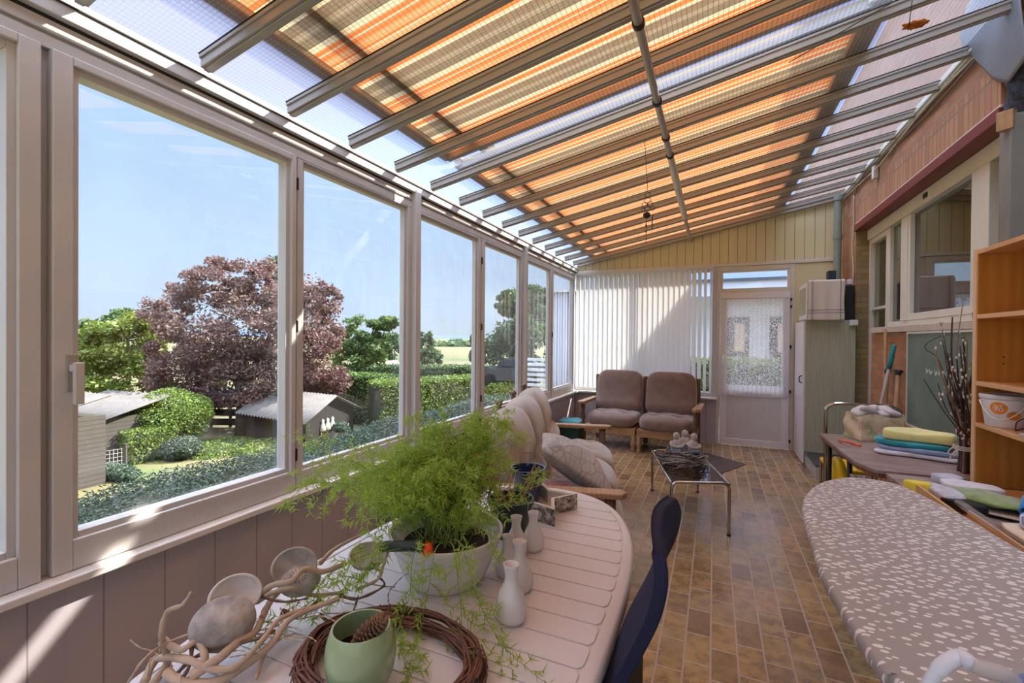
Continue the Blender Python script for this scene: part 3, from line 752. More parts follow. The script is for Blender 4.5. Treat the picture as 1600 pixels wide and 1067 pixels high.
for sx in (-1, 1):
    for sy in (-1, 1):
        MB().tube([(sx * .30, sy * .66, 0), (sx * .29, sy * .62, .705)], [.022, .034], 10).build('leg', M['plastic'], tb, smooth=True, auto=50)

# --- navy office chair tucked to the table
M['navy'] = fabric('navy_mesh_fabric', '#171a3a', .85, .15, 20, 500, 0, .6)
ch = thing('dining_chair', 'navy upholstered chair with curved reclined back beside the garden table', 'chair', loc=(-.4, 1.1, 0)); L = ch.location
pf = smoothpts([Vector((x, .90, z)) for x, z in ((-.106, .985), (-.096, .94), (-.108, .87), (-.140, .79), (-.172, .72), (-.196, .65), (-.222, .58), (-.262, .51), (-.31, .455))], 4)
m = MB(); K = len(pf); NY = 14
def chairpt(i, j, th):
    p = pf[i]; w_ = .40; v = j / NY
    k = (pf[0].z - p.z) / (pf[0].z - pf[-1].z)
    e_ = .035 * max(0, 1 - k * 6) ** 2
    yy = p.y + e_ + (w_ - 2 * e_) * v
    bulge = -.02 * math.sin(math.pi * v) * 1
    return Vector((p.x + bulge + th, yy, p.z + (.012 * math.sin(math.pi * v) if i == 0 else 0)))
for th in (0, .022):
    m.add([chairpt(i, j, th) for i in range(K) for j in range(NY + 1)], [(i * (NY + 1) + j, i * (NY + 1) + j + 1, (i + 1) * (NY + 1) + j + 1, (i + 1) * (NY + 1) + j) for i in range(K - 1) for j in range(NY)])
n1 = K * (NY + 1)
rim = [0 * (NY + 1) + j for j in range(NY + 1)] + [i * (NY + 1) + NY for i in range(1, K)] + [(K - 1) * (NY + 1) + j for j in range(NY - 1, -1, -1)] + [i * (NY + 1) for i in range(K - 2, 0, -1)]
for a, b in zip(rim, rim[1:] + rim[:1]): m.f.append((a, b, b + n1, a + n1))
w2l(m, L).build('backrest', M['navy'], ch, smooth=True, auto=60, bevel=.006)
m = MB().sell((-.48, 1.10, .455), (.23, .22, .035), .4, .4, 40, 12); w2l(m, L).build('seat', M['navy'], ch, smooth=True)
m = MB().prism([(-.25, .98), (-.205, .98), (-.165, 1.27), (-.21, 1.27)], .36, .63); w2l(m, L).build('back_bracket', M['black'], ch, bevel=.01)
for x, y in ((-.68, .93), (-.68, 1.27), (-.26, .93), (-.24, 1.27)):
    w2l(MB().tube([(x + (.04 if x < -.4 else -.03), y, .43), (x, y, 0)], .012, 10), L).build('leg', M['darkm'], ch, smooth=True)
# ------------------------------------------------------------------ things on the garden table
TZ = .7305
M['white_cer'] = plain('white_ceramic', '#dcd6cf', .22, .03, 5)
# white bowl pot with asparagus fern
pc = Vector((-.68, 1.09, TZ))
pot = thing('flower_bowl', 'wide white ribbed flower bowl standing in the middle of the garden table', 'pot', loc=pc)
prof = [(0, 0), (.098, 0), (.104, .006)]
for i in range(14): prof.append((.106 + .048 * (i / 13) ** .8 + (.0012 if i % 2 else 0), .012 + .112 * i / 13))
prof += [(.158, .128), (.158, .136), (.150, .136), (.146, .125), (.10, .09), (0, .09)]
MB().lathe(prof, 56, sx=1.0, sy=1.0).build('bowl', M['white_cer'], pot, smooth=True, auto=50)
MB().lathe([(0, .104), (.08, .106), (.1475, .102)], 40, m=None).build('soil', plain('potting_soil', '#2c2019', .95, .5, 60, bump=1), pot)
fern = thing('asparagus_fern', 'bright green feathery fern growing out of the white bowl', 'plant', loc=pc + Vector((0, 0, .10)))
M['fern'] = leaf('fern_green', ['#a9c450', '#c3da62', '#98b24c', '#d4e478', '#b6d058'], .55, 8)
M['fern_stem'] = plain('fern_stem', '#7f9a45', .6, .2)
M['dry'] = plain('dry_stem', '#a8875a', .8, .3)
rr = random.Random(11)
def frond(pts, rs, dens=1.0, ln=.03, V=None, Fc=None, sm=None, side=.05):
    """stem + side sprigs carrying needle tufts"""
    pts = smoothpts(pts, 7)
    sm.tube(pts, [rs * (1 - .6 * i / len(pts)) for i in range(len(pts))], 4, False)
    def needle(p, d, l):
        d = d.normalized(); s_ = d.orthogonal().normalized(); s_.rotate(Matrix.Rotation(rr.uniform(0, 6.28), 3, d)); w_ = .0016
        b = len(V); V.extend([p - s_ * w_, p + s_ * w_, p + d * l + Vector((0, 0, -.1 * l))]); Fc.append((b, b + 1, b + 2))
    k = len(pts)
    for i in range(2, k):
        p = pts[i]; t = (pts[i] - pts[i - 1]).normalized(); frac = i / k
        if frac < .22: continue
        ns = 2 if rr.random() < .55 * dens else 1
        for q in range(ns):
            sd = t.orthogonal(); sd.rotate(Matrix.Rotation(rr.uniform(0, 6.28), 3, t)); sd = (sd + t * .8 + Vector((0, 0, -.15))).normalized()
            sl_ = side * rr.uniform(.4, 1) * (1.15 - .6 * frac)
            e_ = p + sd * sl_
            sm.tube([p, e_], [.0007, .0005], 3, False)
            nn = max(2, int(sl_ / .0085))
            for a in range(1, nn + 1):
                c = p + sd * sl_ * a / nn
                for b_ in range(3 if a < nn else 6):
                    dd = sd.orthogonal(); dd.rotate(Matrix.Rotation(rr.uniform(0, 6.28), 3, sd)); needle(c, dd + sd * .7, ln * rr.uniform(.5, .95))
V, Fc, sm = [], [], MB()
o0 = Vector((0, 0, 0))
def arch(az, reach, rise, drop, base=None, wob=.03):
    d = Vector((math.cos(az), math.sin(az), 0)); b = base if base is not None else Vector((rr.uniform(-.06, .06), rr.uniform(-.06, .06), 0))
    pts = [b]
    for t in (.25, .5, .75, 1):
        z = rise * math.sin(min(1, t * 1.15) * math.pi * .55) - drop * max(0, t - .45) ** 2 * 3.2
        pts.append(b + d * reach * t + Vector((rr.uniform(-wob, wob), rr.uniform(-wob, wob), z)))
    return pts
for i in range(36):
    az = rr.uniform(0, 6.283); frond(arch(az, rr.uniform(.08, .20), rr.uniform(.12, .25), rr.uniform(0, .10)), .0011, 1, .026, V, Fc, sm)
for i in range(28):       # towards the window
    az = rr.uniform(2.2, 3.9); frond(arch(az, rr.uniform(.24, .42), rr.uniform(.12, .28), rr.uniform(.0, .22)), .0011, 1, .026, V, Fc, sm)
for i in range(20):       # rising to the far side
    az = rr.uniform(1.0, 2.5); frond(arch(az, rr.uniform(.15, .34), rr.uniform(.20, .34), rr.uniform(0, .1)), .0011, 1, .026, V, Fc, sm)
def wpts(lst): return [o0] + [P(x, y, Z=z) - fern.location for x, y, z in lst]
trail = [[(620, 800, .92), (560, 760, .96), (520, 715, .98), (480, 690, 1.0)], [(640, 790, .93), (585, 720, 1.0), (530, 690, 1.03), (455, 675, 1.02)],
         [(610, 860, .89), (540, 880, .86), (470, 940, .80), (400, 990, .765)], [(650, 860, .90), (640, 930, .80), (620, 1000, .76), (650, 1050, .745)],
         [(720, 850, .90), (745, 930, .80), (780, 1000, .75), (845, 1062, .737)], [(710, 860, .9), (720, 950, .78), (730, 1010, .745), (800, 1045, .736)],
         [(740, 800, .93), (790, 790, .93), (830, 755, .93), (855, 742, .92)], [(740, 760, 1.0), (765, 700, 1.05), (785, 665, 1.08), (800, 640, 1.09)],
         [(720, 760, 1.0), (740, 700, 1.07), (770, 660, 1.1), (790, 600, 1.14)], [(600, 850, .9), (570, 900, .84), (520, 930, .80), (490, 960, .765)],
         [(680, 860, .90), (668, 930, .80), (655, 985, .75), (640, 1040, .74)]]
for t in trail: frond(wpts(t), .0013, 1, .03, V, Fc, sm, .055)
fastmesh('needles', [tuple(v) for v in V], Fc, M['fern'], fern)
sm.build('stems', M['fern_stem'], fern)
m = MB()
for i in range(26):
    p = arch(rr.uniform(.6, 2.6), rr.uniform(.1, .26), rr.uniform(.1, .26), 0, wob=.015); m.tube(smoothpts(p, 4), .0012, 4)
    for k in range(3):
        q = p[2 + k % 2]; m.tube([q, q + Vector((rr.uniform(-.05, .05), rr.uniform(-.05, .05), rr.uniform(0, .05)))], .0008, 3)
m.build('dry_twigs', M['dry'], fern)
# orange berry ball, green stick, small dark pot in the bowl
o = MB().sell((0, 0, 0), (.016, .016, .017), 1, 1, 20, 14).build('orange_berry', plain('orange_berry', '#f0521c', .4, .3, 40), smooth=True); o.location = P(667, 858, Z=.875); tag(o, 'small bright orange berry ball among the fern stems', 'ornament')
o = MB().lathe([(0, -.055), (.013, -.055), (.013, .045), (.016, .047), (.016, .055), (0, .055)], 16).build('watering_spike', plain('dark_green_plastic_b', '#2c3a34', .45), smooth=True, auto=40)
o.location = P(628, 853, Z=.885); o.rotation_euler = (0, math.radians(86), math.radians(20)); tag(o, 'dark green plastic watering spike lying across the left rim of the bowl', 'watering spike')
dp = thing('nursery_pot', 'dark green plastic nursery pot with twigs behind the white bowl', 'pot', loc=(-.63, 1.42, TZ))
MB().lathe([(0, 0), (.055, 0), (.075, .11), (.08, .11), (.08, .125), (.072, .125), (.068, .1), (0, .1)], 28).build('pot', plain('nursery_green', '#1f2f28', .4), dp, smooth=True, auto=40)
m = MB()
for i in range(26):
    a = rr.uniform(0, 6.28); m.tube([(0.03 * math.cos(a), .03 * math.sin(a), .1), (.07 * math.cos(a), .07 * math.sin(a), .17), (.1 * math.cos(a + .4), .1 * math.sin(a + .4), .17 + rr.uniform(0, .1))], .0016, 4)
m.build('dry_twigs', M['dry'], dp)
# white bottle vases
def vase(x, y, h, r, ang, label):
    t = thing('bottle_vase', label, 'vase', loc=(x, y, TZ), rz=ang, group='white bottle vases in a row on the garden table')
    pr = [(0, 0), (r * .82, 0), (r, .012), (r * 1.02, h * .28), (r * .80, h * .50), (r * .46, h * .68), (r * .40, h * .80), (r * .52, h * .97), (r * .55, h), (r * .47, h * .995), (r * .34, h * .8), (0, h * .6)]
    MB().lathe(pr, 32, sx=1, sy=.9).build('body', M['white_cer'], t, smooth=True)
    return t
vase(-.434, .985, .135, .037, 0, 'tall white bottle vase nearest the viewer in the row beside the bowl')
vase(-.468, 1.115, .130, .036, .5, 'white bottle vase second from the viewer beside the bowl')
vase(-.525, 1.165, .115, .032, .2, 'white bottle vase half hidden behind the second one')
vase(-.553, 1.29, .120, .034, .3, 'white bottle vase fourth along the row beside the dark nursery pot')
vase(-.518, 1.345, .120, .034, .9, 'white bottle vase farthest along the row nearest the bark star')
# bark star dish with navy pot
st = thing('star_dish', 'white-washed star shaped wooden dish with birch bark sides on the table', 'dish', loc=(-.632, 1.655, TZ), rz=math.radians(8))
def star(n_=5, R0=.135, R1=.068, a0=-.9):
    return [((R0 if i % 2 == 0 else R1) * math.cos(a0 + math.pi * i / n_), (R0 if i % 2 == 0 else R1) * math.sin(a0 + math.pi * i / n_)) for i in range(2 * n_)]
bk_m = N('birch_bark'); v_ = bk_m.noise(38, 6, bk_m.pos((1, 1, 1.6)), .7)
M['bark'] = bk_m.done(bk_m.bsdf(bk_m.ramp(v_, [(.38, '#4a3d33'), (.5, '#9a8b7b'), (.62, '#d8cfc3')]), .9, bk_m.bump(v_, .9, .006)))
so, si = star(5, .168, .084), star(5, .140, .071)
m = MB(); n_ = 10
vs = [(x, y, 0) for x, y in so] + [(x, y, .062) for x, y in so]; m.add(vs, [(i, (i + 1) % n_, n_ + (i + 1) % n_, n_ + i) for i in range(n_)]); m.build('bark_wall', M['bark'], st)
m = MB(); vs = [(x, y, .062) for x, y in so] + [(x, y, .062) for x, y in si] + [(x, y, .01) for x, y in si]
fs = [(i, (i + 1) % n_, n_ + (i + 1) % n_, n_ + i) for i in range(n_)] + [(n_ + i, n_ + (i + 1) % n_, 2 * n_ + (i + 1) % n_, 2 * n_ + i) for i in range(n_)] + [tuple(range(2 * n_, 3 * n_))]
m.add(vs, fs); m.build('inner_tray', plain('whitewashed_wood', '#c9bfb2', .7, .15, 30), st)
bp = thing('plant_pot', 'empty glossy navy blue ceramic pot standing in the bark star', 'pot', loc=(-.688, 1.72, TZ + .012))
M['navycer'] = plain('navy_glaze', '#22264e', .12, .2, 12, Coat_Weight=.6)
MB().lathe([(0, 0), (.045, 0), (.05, .006), (.066, .115), (.072, .118), (.072, .132), (.066, .132), (.062, .11), (.045, .012), (0, .012)], 36).build('pot', M['navycer'], bp, smooth=True, auto=50)
# green pot with pine cone
gp = thing('green_planter', 'rounded sage green ceramic planter at the near edge of the table', 'pot', loc=(-.607, .672, TZ))
M['sage'] = plain('sage_glaze', '#9db283', .18, .05, 6, Coat_Weight=.5)
MB().lathe([(0, 0), (.040, 0), (.048, .006), (.062, .04), (.066, .07), (.062, .10), (.054, .122), (.050, .122), (.056, .10), (.060, .07), (.052, .03), (0, .02)], 40).build('pot', M['sage'], gp, smooth=True, auto=60)
MB().lathe([(0, .075), (.0585, .072)], 30).build('filling', M['black'], gp)
pcn = thing('pine_cone', 'long brown pine cone sticking out of the sage green planter', 'pine cone', loc=(-.589, .672, TZ + .112)); pcn.rotation_euler = (math.radians(10), math.radians(42), math.radians(10))
M['cone'] = plain('pine_cone_scale', '#7d5e46', .8, .3, 40); m = MB()
m.tube([(0, 0, -.055), (0, 0, .055)], [.008, .004], 8)
for i in range(120):
    t = i / 120; a = i * 2.39996; z = -.055 + .115 * t; R0 = .019 * math.sin(math.pi * (t * .86 + .1)) ** .6
    Mx = Matrix.Translation((0, 0, z)) @ Matrix.Rotation(a, 4, 'Z') @ Matrix.Translation((R0 * .6, 0, 0)) @ Matrix.Rotation(math.radians(-35), 4, 'Y')
    m.sell((0, 0, 0), (R0 * .55 + .002, .0055, .0022), .8, .8, 8, 5, Mx)
m.build('scales', M['cone'], pcn, smooth=True)
# wicker wreath
wr_ = thing('wicker_wreath', 'ring wreath of reddish brown vine twigs lying around the green planter', 'wreath', loc=(-.585, .73, TZ))
M['wick'] = plain('vine_twig', '#6b4434', .6, .35, 25); m = MB(); rr = random.Random(5)
wc = Vector((-.585, .705, 0)) - wr_.location; 
for i in range(58):
    a0 = rr.uniform(0, 6.28); ln = rr.uniform(2.2, 5.6); ph = rr.uniform(0, 6.28); rt = .008 + .014 * math.sqrt(rr.random()); tw = rr.uniform(-1.2, 1.2); pts = []
    for k in range(30):
        a = a0 + ln * k / 29; q = ph + tw * a
        R0 = .178 + rt * math.cos(q) + .003 * math.sin(a * 7 + ph)
        pts.append(Vector((-.0 + R0 * math.cos(a), (R0 - .02) * math.sin(a) * .86, .024 + rt * math.sin(q))))
    m.tube(pts, rr.uniform(.0018, .0032), 5)
m.build('twig_ring', M['wick'], wr_, smooth=True)
m = MB()
for a in (.4, 2.0, 3.9, 5.2):
    pts = [Vector(((.178 + .025 * math.cos(k)) * math.cos(a + k * .02), (.158 + .022 * math.cos(k)) * math.sin(a + k * .02) * .9, .024 + .025 * math.sin(k))) for k in [j * .7 for j in range(20)]]
    m.tube(pts, .0014, 5)
m.build('binding_vine', M['wick'], wr_, smooth=True)
# driftwood arrangement with pods
dw = thing('driftwood_arrangement', 'tangle of pale curling driftwood branches along the window side of the table', 'driftwood', loc=(-.95, .72, TZ))
L = dw.location; M['drift'] = plain('pale_driftwood', '#b59d84', .8, .22, 14, bump=.25); M['drift_d'] = plain('brown_driftwood', '#6d5545', .85, .3, 18)
def br(lst, r0, r1, name='branch', mat=None):
    pts = smoothpts([P(x, y, Z=z) - L for x, y, z in lst], 6); k = len(pts)
    return MB().tube(pts, [r0 + (r1 - r0) * i / (k - 1) + .0006 * math.sin(i * 1.7) for i in range(k)], 8).build(name, mat or M['drift'], dw, smooth=True)
B_l = [([(299, 925, .90), (285, 945, .88), (262, 955, .86), (253, 985, .83), (256, 1010, .79), (262, 1035, .755), (240, 1067, .745)], .003, .008),
       ([(255, 1000, .80), (280, 1015, .79), (300, 1005, .80), (330, 985, .80), (345, 960, .80)], .007, .004),
       ([(225, 1067, .745), (245, 1030, .76), (290, 1030, .78), (330, 1045, .77), (370, 1040, .77), (410, 1000, .79), (440, 965, .80), (500, 945, .80)], .008, .004),
       ([(300, 1055, .76), (340, 1030, .78), (370, 1005, .79), (400, 985, .79), (415, 950, .80)], .010, .006),
       ([(260, 1050, .76), (290, 1067, .75), (350, 1060, .75), (420, 1010, .77), (450, 970, .80), (490, 950, .80), (530, 935, .80)], .009, .005),
       ([(400, 935, .82), (425, 915, .85), (455, 908, .86), (475, 890, .87), (505, 893, .85), (540, 880, .85)], .007, .006),
       ([(400, 940, .80), (430, 925, .82), (460, 920, .83), (490, 930, .80), (540, 925, .80)], .007, .004),
       ([(500, 880, .84), (520, 860, .85), (545, 845, .86), (575, 830, .86)], .006, .003),
       ([(410, 965, .80), (425, 935, .81), (440, 920, .82), (445, 905, .83)], .007, .006),
       ([(310, 1000, .80), (320, 1030, .78), (300, 1060, .75)], .006, .008),
       ([(400, 1060, .745), (415, 1020, .75), (435, 1000, .76), (460, 990, .77)], .004, .002),
       ([(200, 1067, .745), (225, 1030, .80), (260, 1005, .80), (300, 990, .80)], .002, .003),
       ([(560, 920, .80), (590, 905, .82), (600, 880, .85), (610, 850, .88)], .004, .003)]
for p_, a, b in B_l: br(p_, a, b)
for p_, a, b in [([(270, 1060, .75), (300, 1030, .77), (345, 1010, .79), (395, 1000, .79), (430, 985, .79)], .004, .003), ([(300, 1010, .79), (296, 1040, .77), (280, 1067, .75)], .004, .003),
                 ([(440, 955, .79), (470, 960, .78), (500, 935, .80)], .006, .004), ([(500, 960, .76), (520, 975, .75), (545, 970, .76), (560, 930, .78)], .004, .002), ([(400, 930, .83), (440, 940, .82), (480, 935, .82)], .003, .002),
                 ([(530, 930, .8), (560, 935, .79), (600, 915, .8), (590, 900, .8)], .004, .002)]:
    br(p_, a, b, 'dark_branch', M['drift_d'])
rr = random.Random(21)
for i in range(16):
    x = rr.uniform(200, 620); y = 1060 - (x - 200) * .33 + rr.uniform(-30, 20); z = .75
    pts = [(x, y, z)]; a = rr.uniform(0, 6.28)
    for k in range(4):
        x += 22 * math.cos(a); y += 12 * math.sin(a) - 3; a += rr.uniform(-.9, .9); pts.append((x, y, z + .012 * (k + 1)))
    br(pts, .0018, .0010, 'thin_twig')
m = MB()
M['pod'] = plain('grey_seed_pod', '#a39a90', .85, .4, 26, bump=1, bscale=90); M['pod_in'] = plain('pod_inside', '#6e5844', .9, .5, 40, bump=1)
def pod(px, py, z, R0, rot, label, mat=None):
    t = thing('seed_pod', label, 'seed pod', loc=P(px, py, Z=z)); t.rotation_euler = Vector(rot).to_track_quat('Z', 'Y').to_euler()
    prof = [(0, -R0 * .62), (R0 * .5, -R0 * .56), (R0 * .85, -R0 * .32), (R0, 0), (R0 * 1.03, R0 * .08), (R0 * .98, R0 * .13), (R0 * .90, R0 * .10), (R0 * .87, R0 * .0)]
    MB().lathe(prof, 36, sx=1.12, sy=.92).build('shell', mat or M['pod'], t, smooth=True)
    def gf(u, v):
        a = u * 6.28318; r = R0 * .90 * (1 - v); q = 1 + .035 * math.sin(a * 15) * (1 - v) * v * 3
        return Vector((r * math.cos(a) * 1.12 * q, r * math.sin(a) * .92 * q, R0 * .02 - R0 * .50 * math.sin(min(1, v * 1.5) * 1.57) + .006 * math.sin(a * 15) * math.sin(v * 3.14)))
    MB().grid(gf, 150, 12).build('inside', M['pod_in'], t, smooth=True)
    return t
rd_ = math.radians
pod(347, 973, .815, .054, (-.55, .75, -.75), 'largest grey seed pod turned dome side up on the driftwood')
pod(368, 930, .845, .044, (.75, -.45, .55), 'white rimmed seed pod standing open behind the large pod', plain('white_pod_rim', '#cfc8bf', .8, .15, 20, bump=.4))
pod(460, 884, .865, .043, (.75, -.65, .45), 'brown seed pod standing open beside the white window sill')
pod(468, 905, .835, .040, (-.5, .6, -.8), 'small grey seed pod lying dome up before the brown one')
pod(575, 868, .855, .042, (.4, -.2, .9), 'open seed pod half under the fern left of the bowl')
# ------------------------------------------------------------------ cabinet corner
cb = thing('tall_cabinet', 'tall greenish grey cabinet with a white door at the far right corner', 'cabinet', loc=(1.17, 6.36, 0)); L = cb.location
gm = N('green_grey_laminate'); v_ = gm.noise(6, 5, gm.pos((14, 14, .5)), .7)
M['lam'] = gm.done(gm.bsdf(gm.ramp(v_, [(.3, '#9a9c84'), (.7, '#b3b39c')]), .6))
w2l(MB().box(.945, 1.41, 6.06, 6.66, .10, 1.63), L).build('body', M['lam'], cb, bevel=.003)
w2l(MB().box(.925, .944, 6.062, 6.655, .012, 1.62), L).build('door', M['whitedoor'], cb, bevel=.003)
w2l(MB().tube(smoothpts([(.925, 6.12, 1.00), (.900, 6.12, .985), (.898, 6.12, .93), (.925, 6.12, .915)], 5), .006), L).build('handle', M['darkm'], cb, smooth=True)
w2l(MB().box(.95, 1.40, 6.07, 6.66, 0, .0995), L).build('plinth', M['frame'], cb)
stp = thing('low_step', 'low step with dark top and pale side in front of the tall cabinet', 'step', loc=(1.18, 5.75, 0)); L = stp.location
w2l(MB().box(.955, 1.41, 5.45, 6.055, 0, .13), L).build('base', plain('pale_grey_board', '#b5b3ae', .6), stp)
w2l(MB().box(.945, 1.412, 5.44, 6.057, .13, .145), L).build('top', plain('charcoal_board', '#3a3b3b', .5), stp, bevel=.003)
bx = thing('small_cupboard', 'small wall cupboard standing on the tall cabinet under a tea towel', 'cupboard', loc=(1.11, 6.2, 1.632)); L = bx.location
w2l(MB().box(.95, 1.28, 5.98, 6.45, 1.632, 2.06), L).build('body', M['frame_in'], bx, bevel=.006)
w2l(MB().box(.935, .949, 5.98, 6.44, 1.64, 2.05), L).build('door_frame', M['whitedoor'], bx, bevel=.003)
w2l(MB().box(.931, .934, 6.03, 6.40, 1.69, 2.0), L).build('door_panel', M['lam'], bx)
def towel_mat():
    m = N('striped_tea_towel'); s = m.sep(m.pos()); 
    def band(a, c, w_): return m.math('LESS_THAN', m.math('ABSOLUTE', m.math('SUBTRACT', a, c)), w_)
    g = m.math('MAXIMUM', m.math('MAXIMUM', band(s['X'], -.13, .003), band(s['X'], .135, .003)), m.math('MAXIMUM', band(s['Z'], -.325, .0028), band(s['Z'], -.36, .0028)))
    g = m.math('MAXIMUM', g, m.math('MAXIMUM', band(s['X'], -.115, .0015), band(s['Z'], -.342, .0012)))
    c = m.mix(g, '#cdc0b4', '#3a3844'); return m.done(m.bsdf(c, .9, m.bump(m.noise(250, 2), .3, .002), Sheen_Weight=.2))
def tf(u, v):
    x = -.165 + .335 * u; t = v * .56
    if t < .12: return Vector((x, .115 - t + 0.0, .004))
    d = t - .12; return Vector((x + .003 * math.sin(d * 20), -.008 - .004 * math.sin(u * 17) * min(1, d * 8), -.0 - d))
o = MB().grid(tf, 40, 40).build('tea_towel', towel_mat(), smooth=True, solid=.003); o.location = (1.115, 5.975, 2.066)
tag(o, 'white tea towel with dark stripes draped over the small cupboard', 'tea towel')
o = MB().box(-.05, .05, -.12, .12, -.19, .19).build('loudspeaker', M['black'], bevel=.008); o.location = (1.355, 6.22, 1.825); tag(o, 'narrow black loudspeaker squeezed between the draped cupboard and brick wall', 'speaker')
o = MB().prism([(-.035, -.05), (.04, -.05), (.04, .06), (-.035, .06)], 0, .13).build('black_box', plain('blue_black_plastic', '#1d2230', .6), bevel=.004); o.location = (1.22, 6.28, 2.072); tag(o, 'small blue-black box on top of the draped cupboard beside the pipe', 'box')
pp = thing('drain_pipe', 'grey green plastic rain pipe rising from the cupboard to the roof', 'pipe', loc=(1.315, 6.46, 2.07)); 
M['pvc'] = plain('grey_green_pvc', '#7d8478', .45, .05, 3)
MB().tube([(0, 0, 0), (0, 0, 1.02)], .040, 24).build('pipe', M['pvc'], pp, smooth=True, auto=40)
MB().tube([(0, 0, .52), (0, 0, .58)], .046, 24).build('socket', M['pvc'], pp, smooth=True, auto=40); MB().tube([(0, 0, .98), (0, 0, 1.04)], .052, 24).build('collar', M['pvc'], pp, smooth=True, auto=40)
# cables, trunking, boxes along the wall
M['cable'] = plain('cream_cable', '#b9ae93', .5, .1)
o = MB().tube(smoothpts([(1.40, 3.42, 3.09), (1.385, 4.2, 3.10), (1.40, 4.9, 3.08), (1.385, 5.3, 3.03), (1.40, 5.8, 3.07), (1.39, 6.5, 3.08), (1.395, 6.70, 3.06)], 6), .008, 6).build('cable_bundle', M['cable'], smooth=True, loc=(1.4, 5, 3.08)); tag(o, 'loose cream cable running under the wall plate on the brick wall', 'cable')
o = MB().tube(smoothpts([(1.395, 3.42, 3.075), (1.405, 4.4, 3.06), (1.39, 5.2, 3.10), (1.375, 5.55, 3.11), (1.39, 5.9, 3.10), (1.405, 6.15, 3.02)], 6), .006, 6).build('cable_bundle', plain('grey_cable', '#6f6c64', .5), smooth=True, loc=(1.4, 5, 3.05)); tag(o, 'grey cable looping over the cream one below the wall plate', 'cable')
o = MB().tube(smoothpts([(1.405, 6.19, 3.02), (1.408, 6.19, 2.7), (1.402, 6.215, 2.45), (1.408, 6.185, 2.2), (1.406, 6.19, 1.9), (1.408, 6.19, 1.25)], 6), .007, 6).build('wall_cable', M['cable'], smooth=True, loc=(1.405, 6.19, 1.9)); tag(o, 'cream cable hanging down the brick corner to the socket boxes', 'cable')
for i, (z, y, lab) in enumerate(((2.07, 6.30, 'small white socket box on the brick pier, topmost of three'), (1.75, 6.25, 'small white socket box on the brick pier, middle of three'), (1.60, 6.045, 'white thermostat box beside the cabinet top, lowest of three'))):
    t = thing('socket_box', lab, 'socket box', loc=(1.395, y, z))
    MB().box(-.02 - (.03 if i == 2 else 0), .024, -.035, .035, -.03, .03).build('box', M['whitedoor'], t, bevel=.005)
    MB().box(-.024 - (.03 if i == 2 else 0), -.02 - (.03 if i == 2 else 0), -.018, .018, -.012, .012).build('cover', plain('box_cover', '#b7b3a8', .5), t)
o = MB().box(-.02, .02, -.03, .03, -.06, .06).build('junction_box', M['frame_in'], bevel=.004); o.location = (1.395, 5.42, 3.02); tag(o, 'small cream junction box below the wall plate among the cables', 'junction box')
# lead flashing, insulation, post and wedge at the broken wall end
M['lead'] = plain('grey_lead', '#7f8083', .55, .1, 3, metal=.2, bump=.2, bscale=5)
def ff(u, v):
    y = 3.66 - .52 * u; z = 3.44 - (.30 + .42 * min(1, max(0, (u - .05) * 1.5)) + (.0 if u < .5 else -.25 * (u - .5))) * v
    return Vector((1.385 - .03 * math.sin(v * 3.1) * (1 - u * .5) + .04 * u * v, y, z))
o = MB().grid(ff, 24, 24).build('lead_flashing', M['lead'], smooth=True, solid=.004, loc=(1.4, 3.4, 3.1)); tag(o, 'bent grey lead flashing hanging over the top end of the brick wall', 'flashing')
m = MB(); rr = random.Random(2)
def fo(u, v):
    a = u * 6.28318; z = 2.60 + .42 * v; k = 1 + .12 * math.sin(z * 40 + a * 3) + .08 * math.sin(a * 7 + z * 90)
    return Vector((1.47 + .055 * math.cos(a) * k, 3.30 + .055 * math.sin(a) * k, z))
o = MB().grid(fo, 30, 30).build('insulation_foam', plain('black_foam', '#2e2c33', .95, .6, 60, bump=1), smooth=True, loc=(1.47, 3.3, 2.6)); tag(o, 'rough black insulation strip at the broken end of the brick wall', 'insulation')
o = MB().box(1.405, 1.60, 3.24, 3.345, 1.2, 2.60).build('steel_post', plain('grey_post_paint', '#77756f', .6, .12, 5, bump=.2), bevel=.006, loc=(1.5, 3.3, 1.2)); tag(o, 'grey painted square post at the right end of the kitchen window', 'post')
o = MB().prism([(1.36, 3.27), (1.41, 3.23), (1.44, 3.26), (1.39, 3.30)], 2.52, 2.62).build('wood_wedge', M['oak_arm'], bevel=.002, loc=(1.4, 3.26, 2.52)); tag(o, 'light wooden wedge stuck under the lintel end beside the grey post', 'wedge')
# blackboard
bb = thing('blackboard', 'green blackboard with white frame leaning on the brick wall below the window', 'blackboard', loc=(1.40, 4.02, .74)); L = bb.location
mm = N('chalk_green'); c_ = mm.mix(mm.ramp(mm.noise(5, 5), [(.35, 0), (.8, .35)]), '#5f7368', '#93a298'); M['chalkb'] = mm.done(mm.bsdf(c_, .7))
w2l(MB().box(1.392, 1.402, 3.44, 4.53, .76, 1.46), L).build('board', M['chalkb'], bb)
m = MB(); m.box(1.385, 1.405, 4.53, 4.545, .745, 1.475); m.box(1.385, 1.405, 3.425, 3.44, .745, 1.475); m.box(1.385, 1.405, 3.44, 4.53, 1.46, 1.475); m.box(1.385, 1.405, 3.44, 4.53, .745, .76)
w2l(m, L).build('frame', M['frame'], bb)
m = MB()
M['chalk'] = plain('chalk_white', '#c6d0ca', .9)
for k, (y, z) in enumerate(((4.19, 1.19), (4.13, 1.185), (4.05, 1.185), (3.99, 1.19), (3.93, 1.185), (3.78, 1.175))):
    pts = [Vector((1.390, y, z + .02)), Vector((1.390, y - .012, z - .02)), Vector((1.390, y - .022, z + .012)), Vector((1.390, y - .035, z - .012)), Vector((1.390, y - .045, z + .01))]
    m.tube(smoothpts(pts, 4), .0018, 4)
w2l(m, L).build('chalk_writing', M['chalk'], bb)
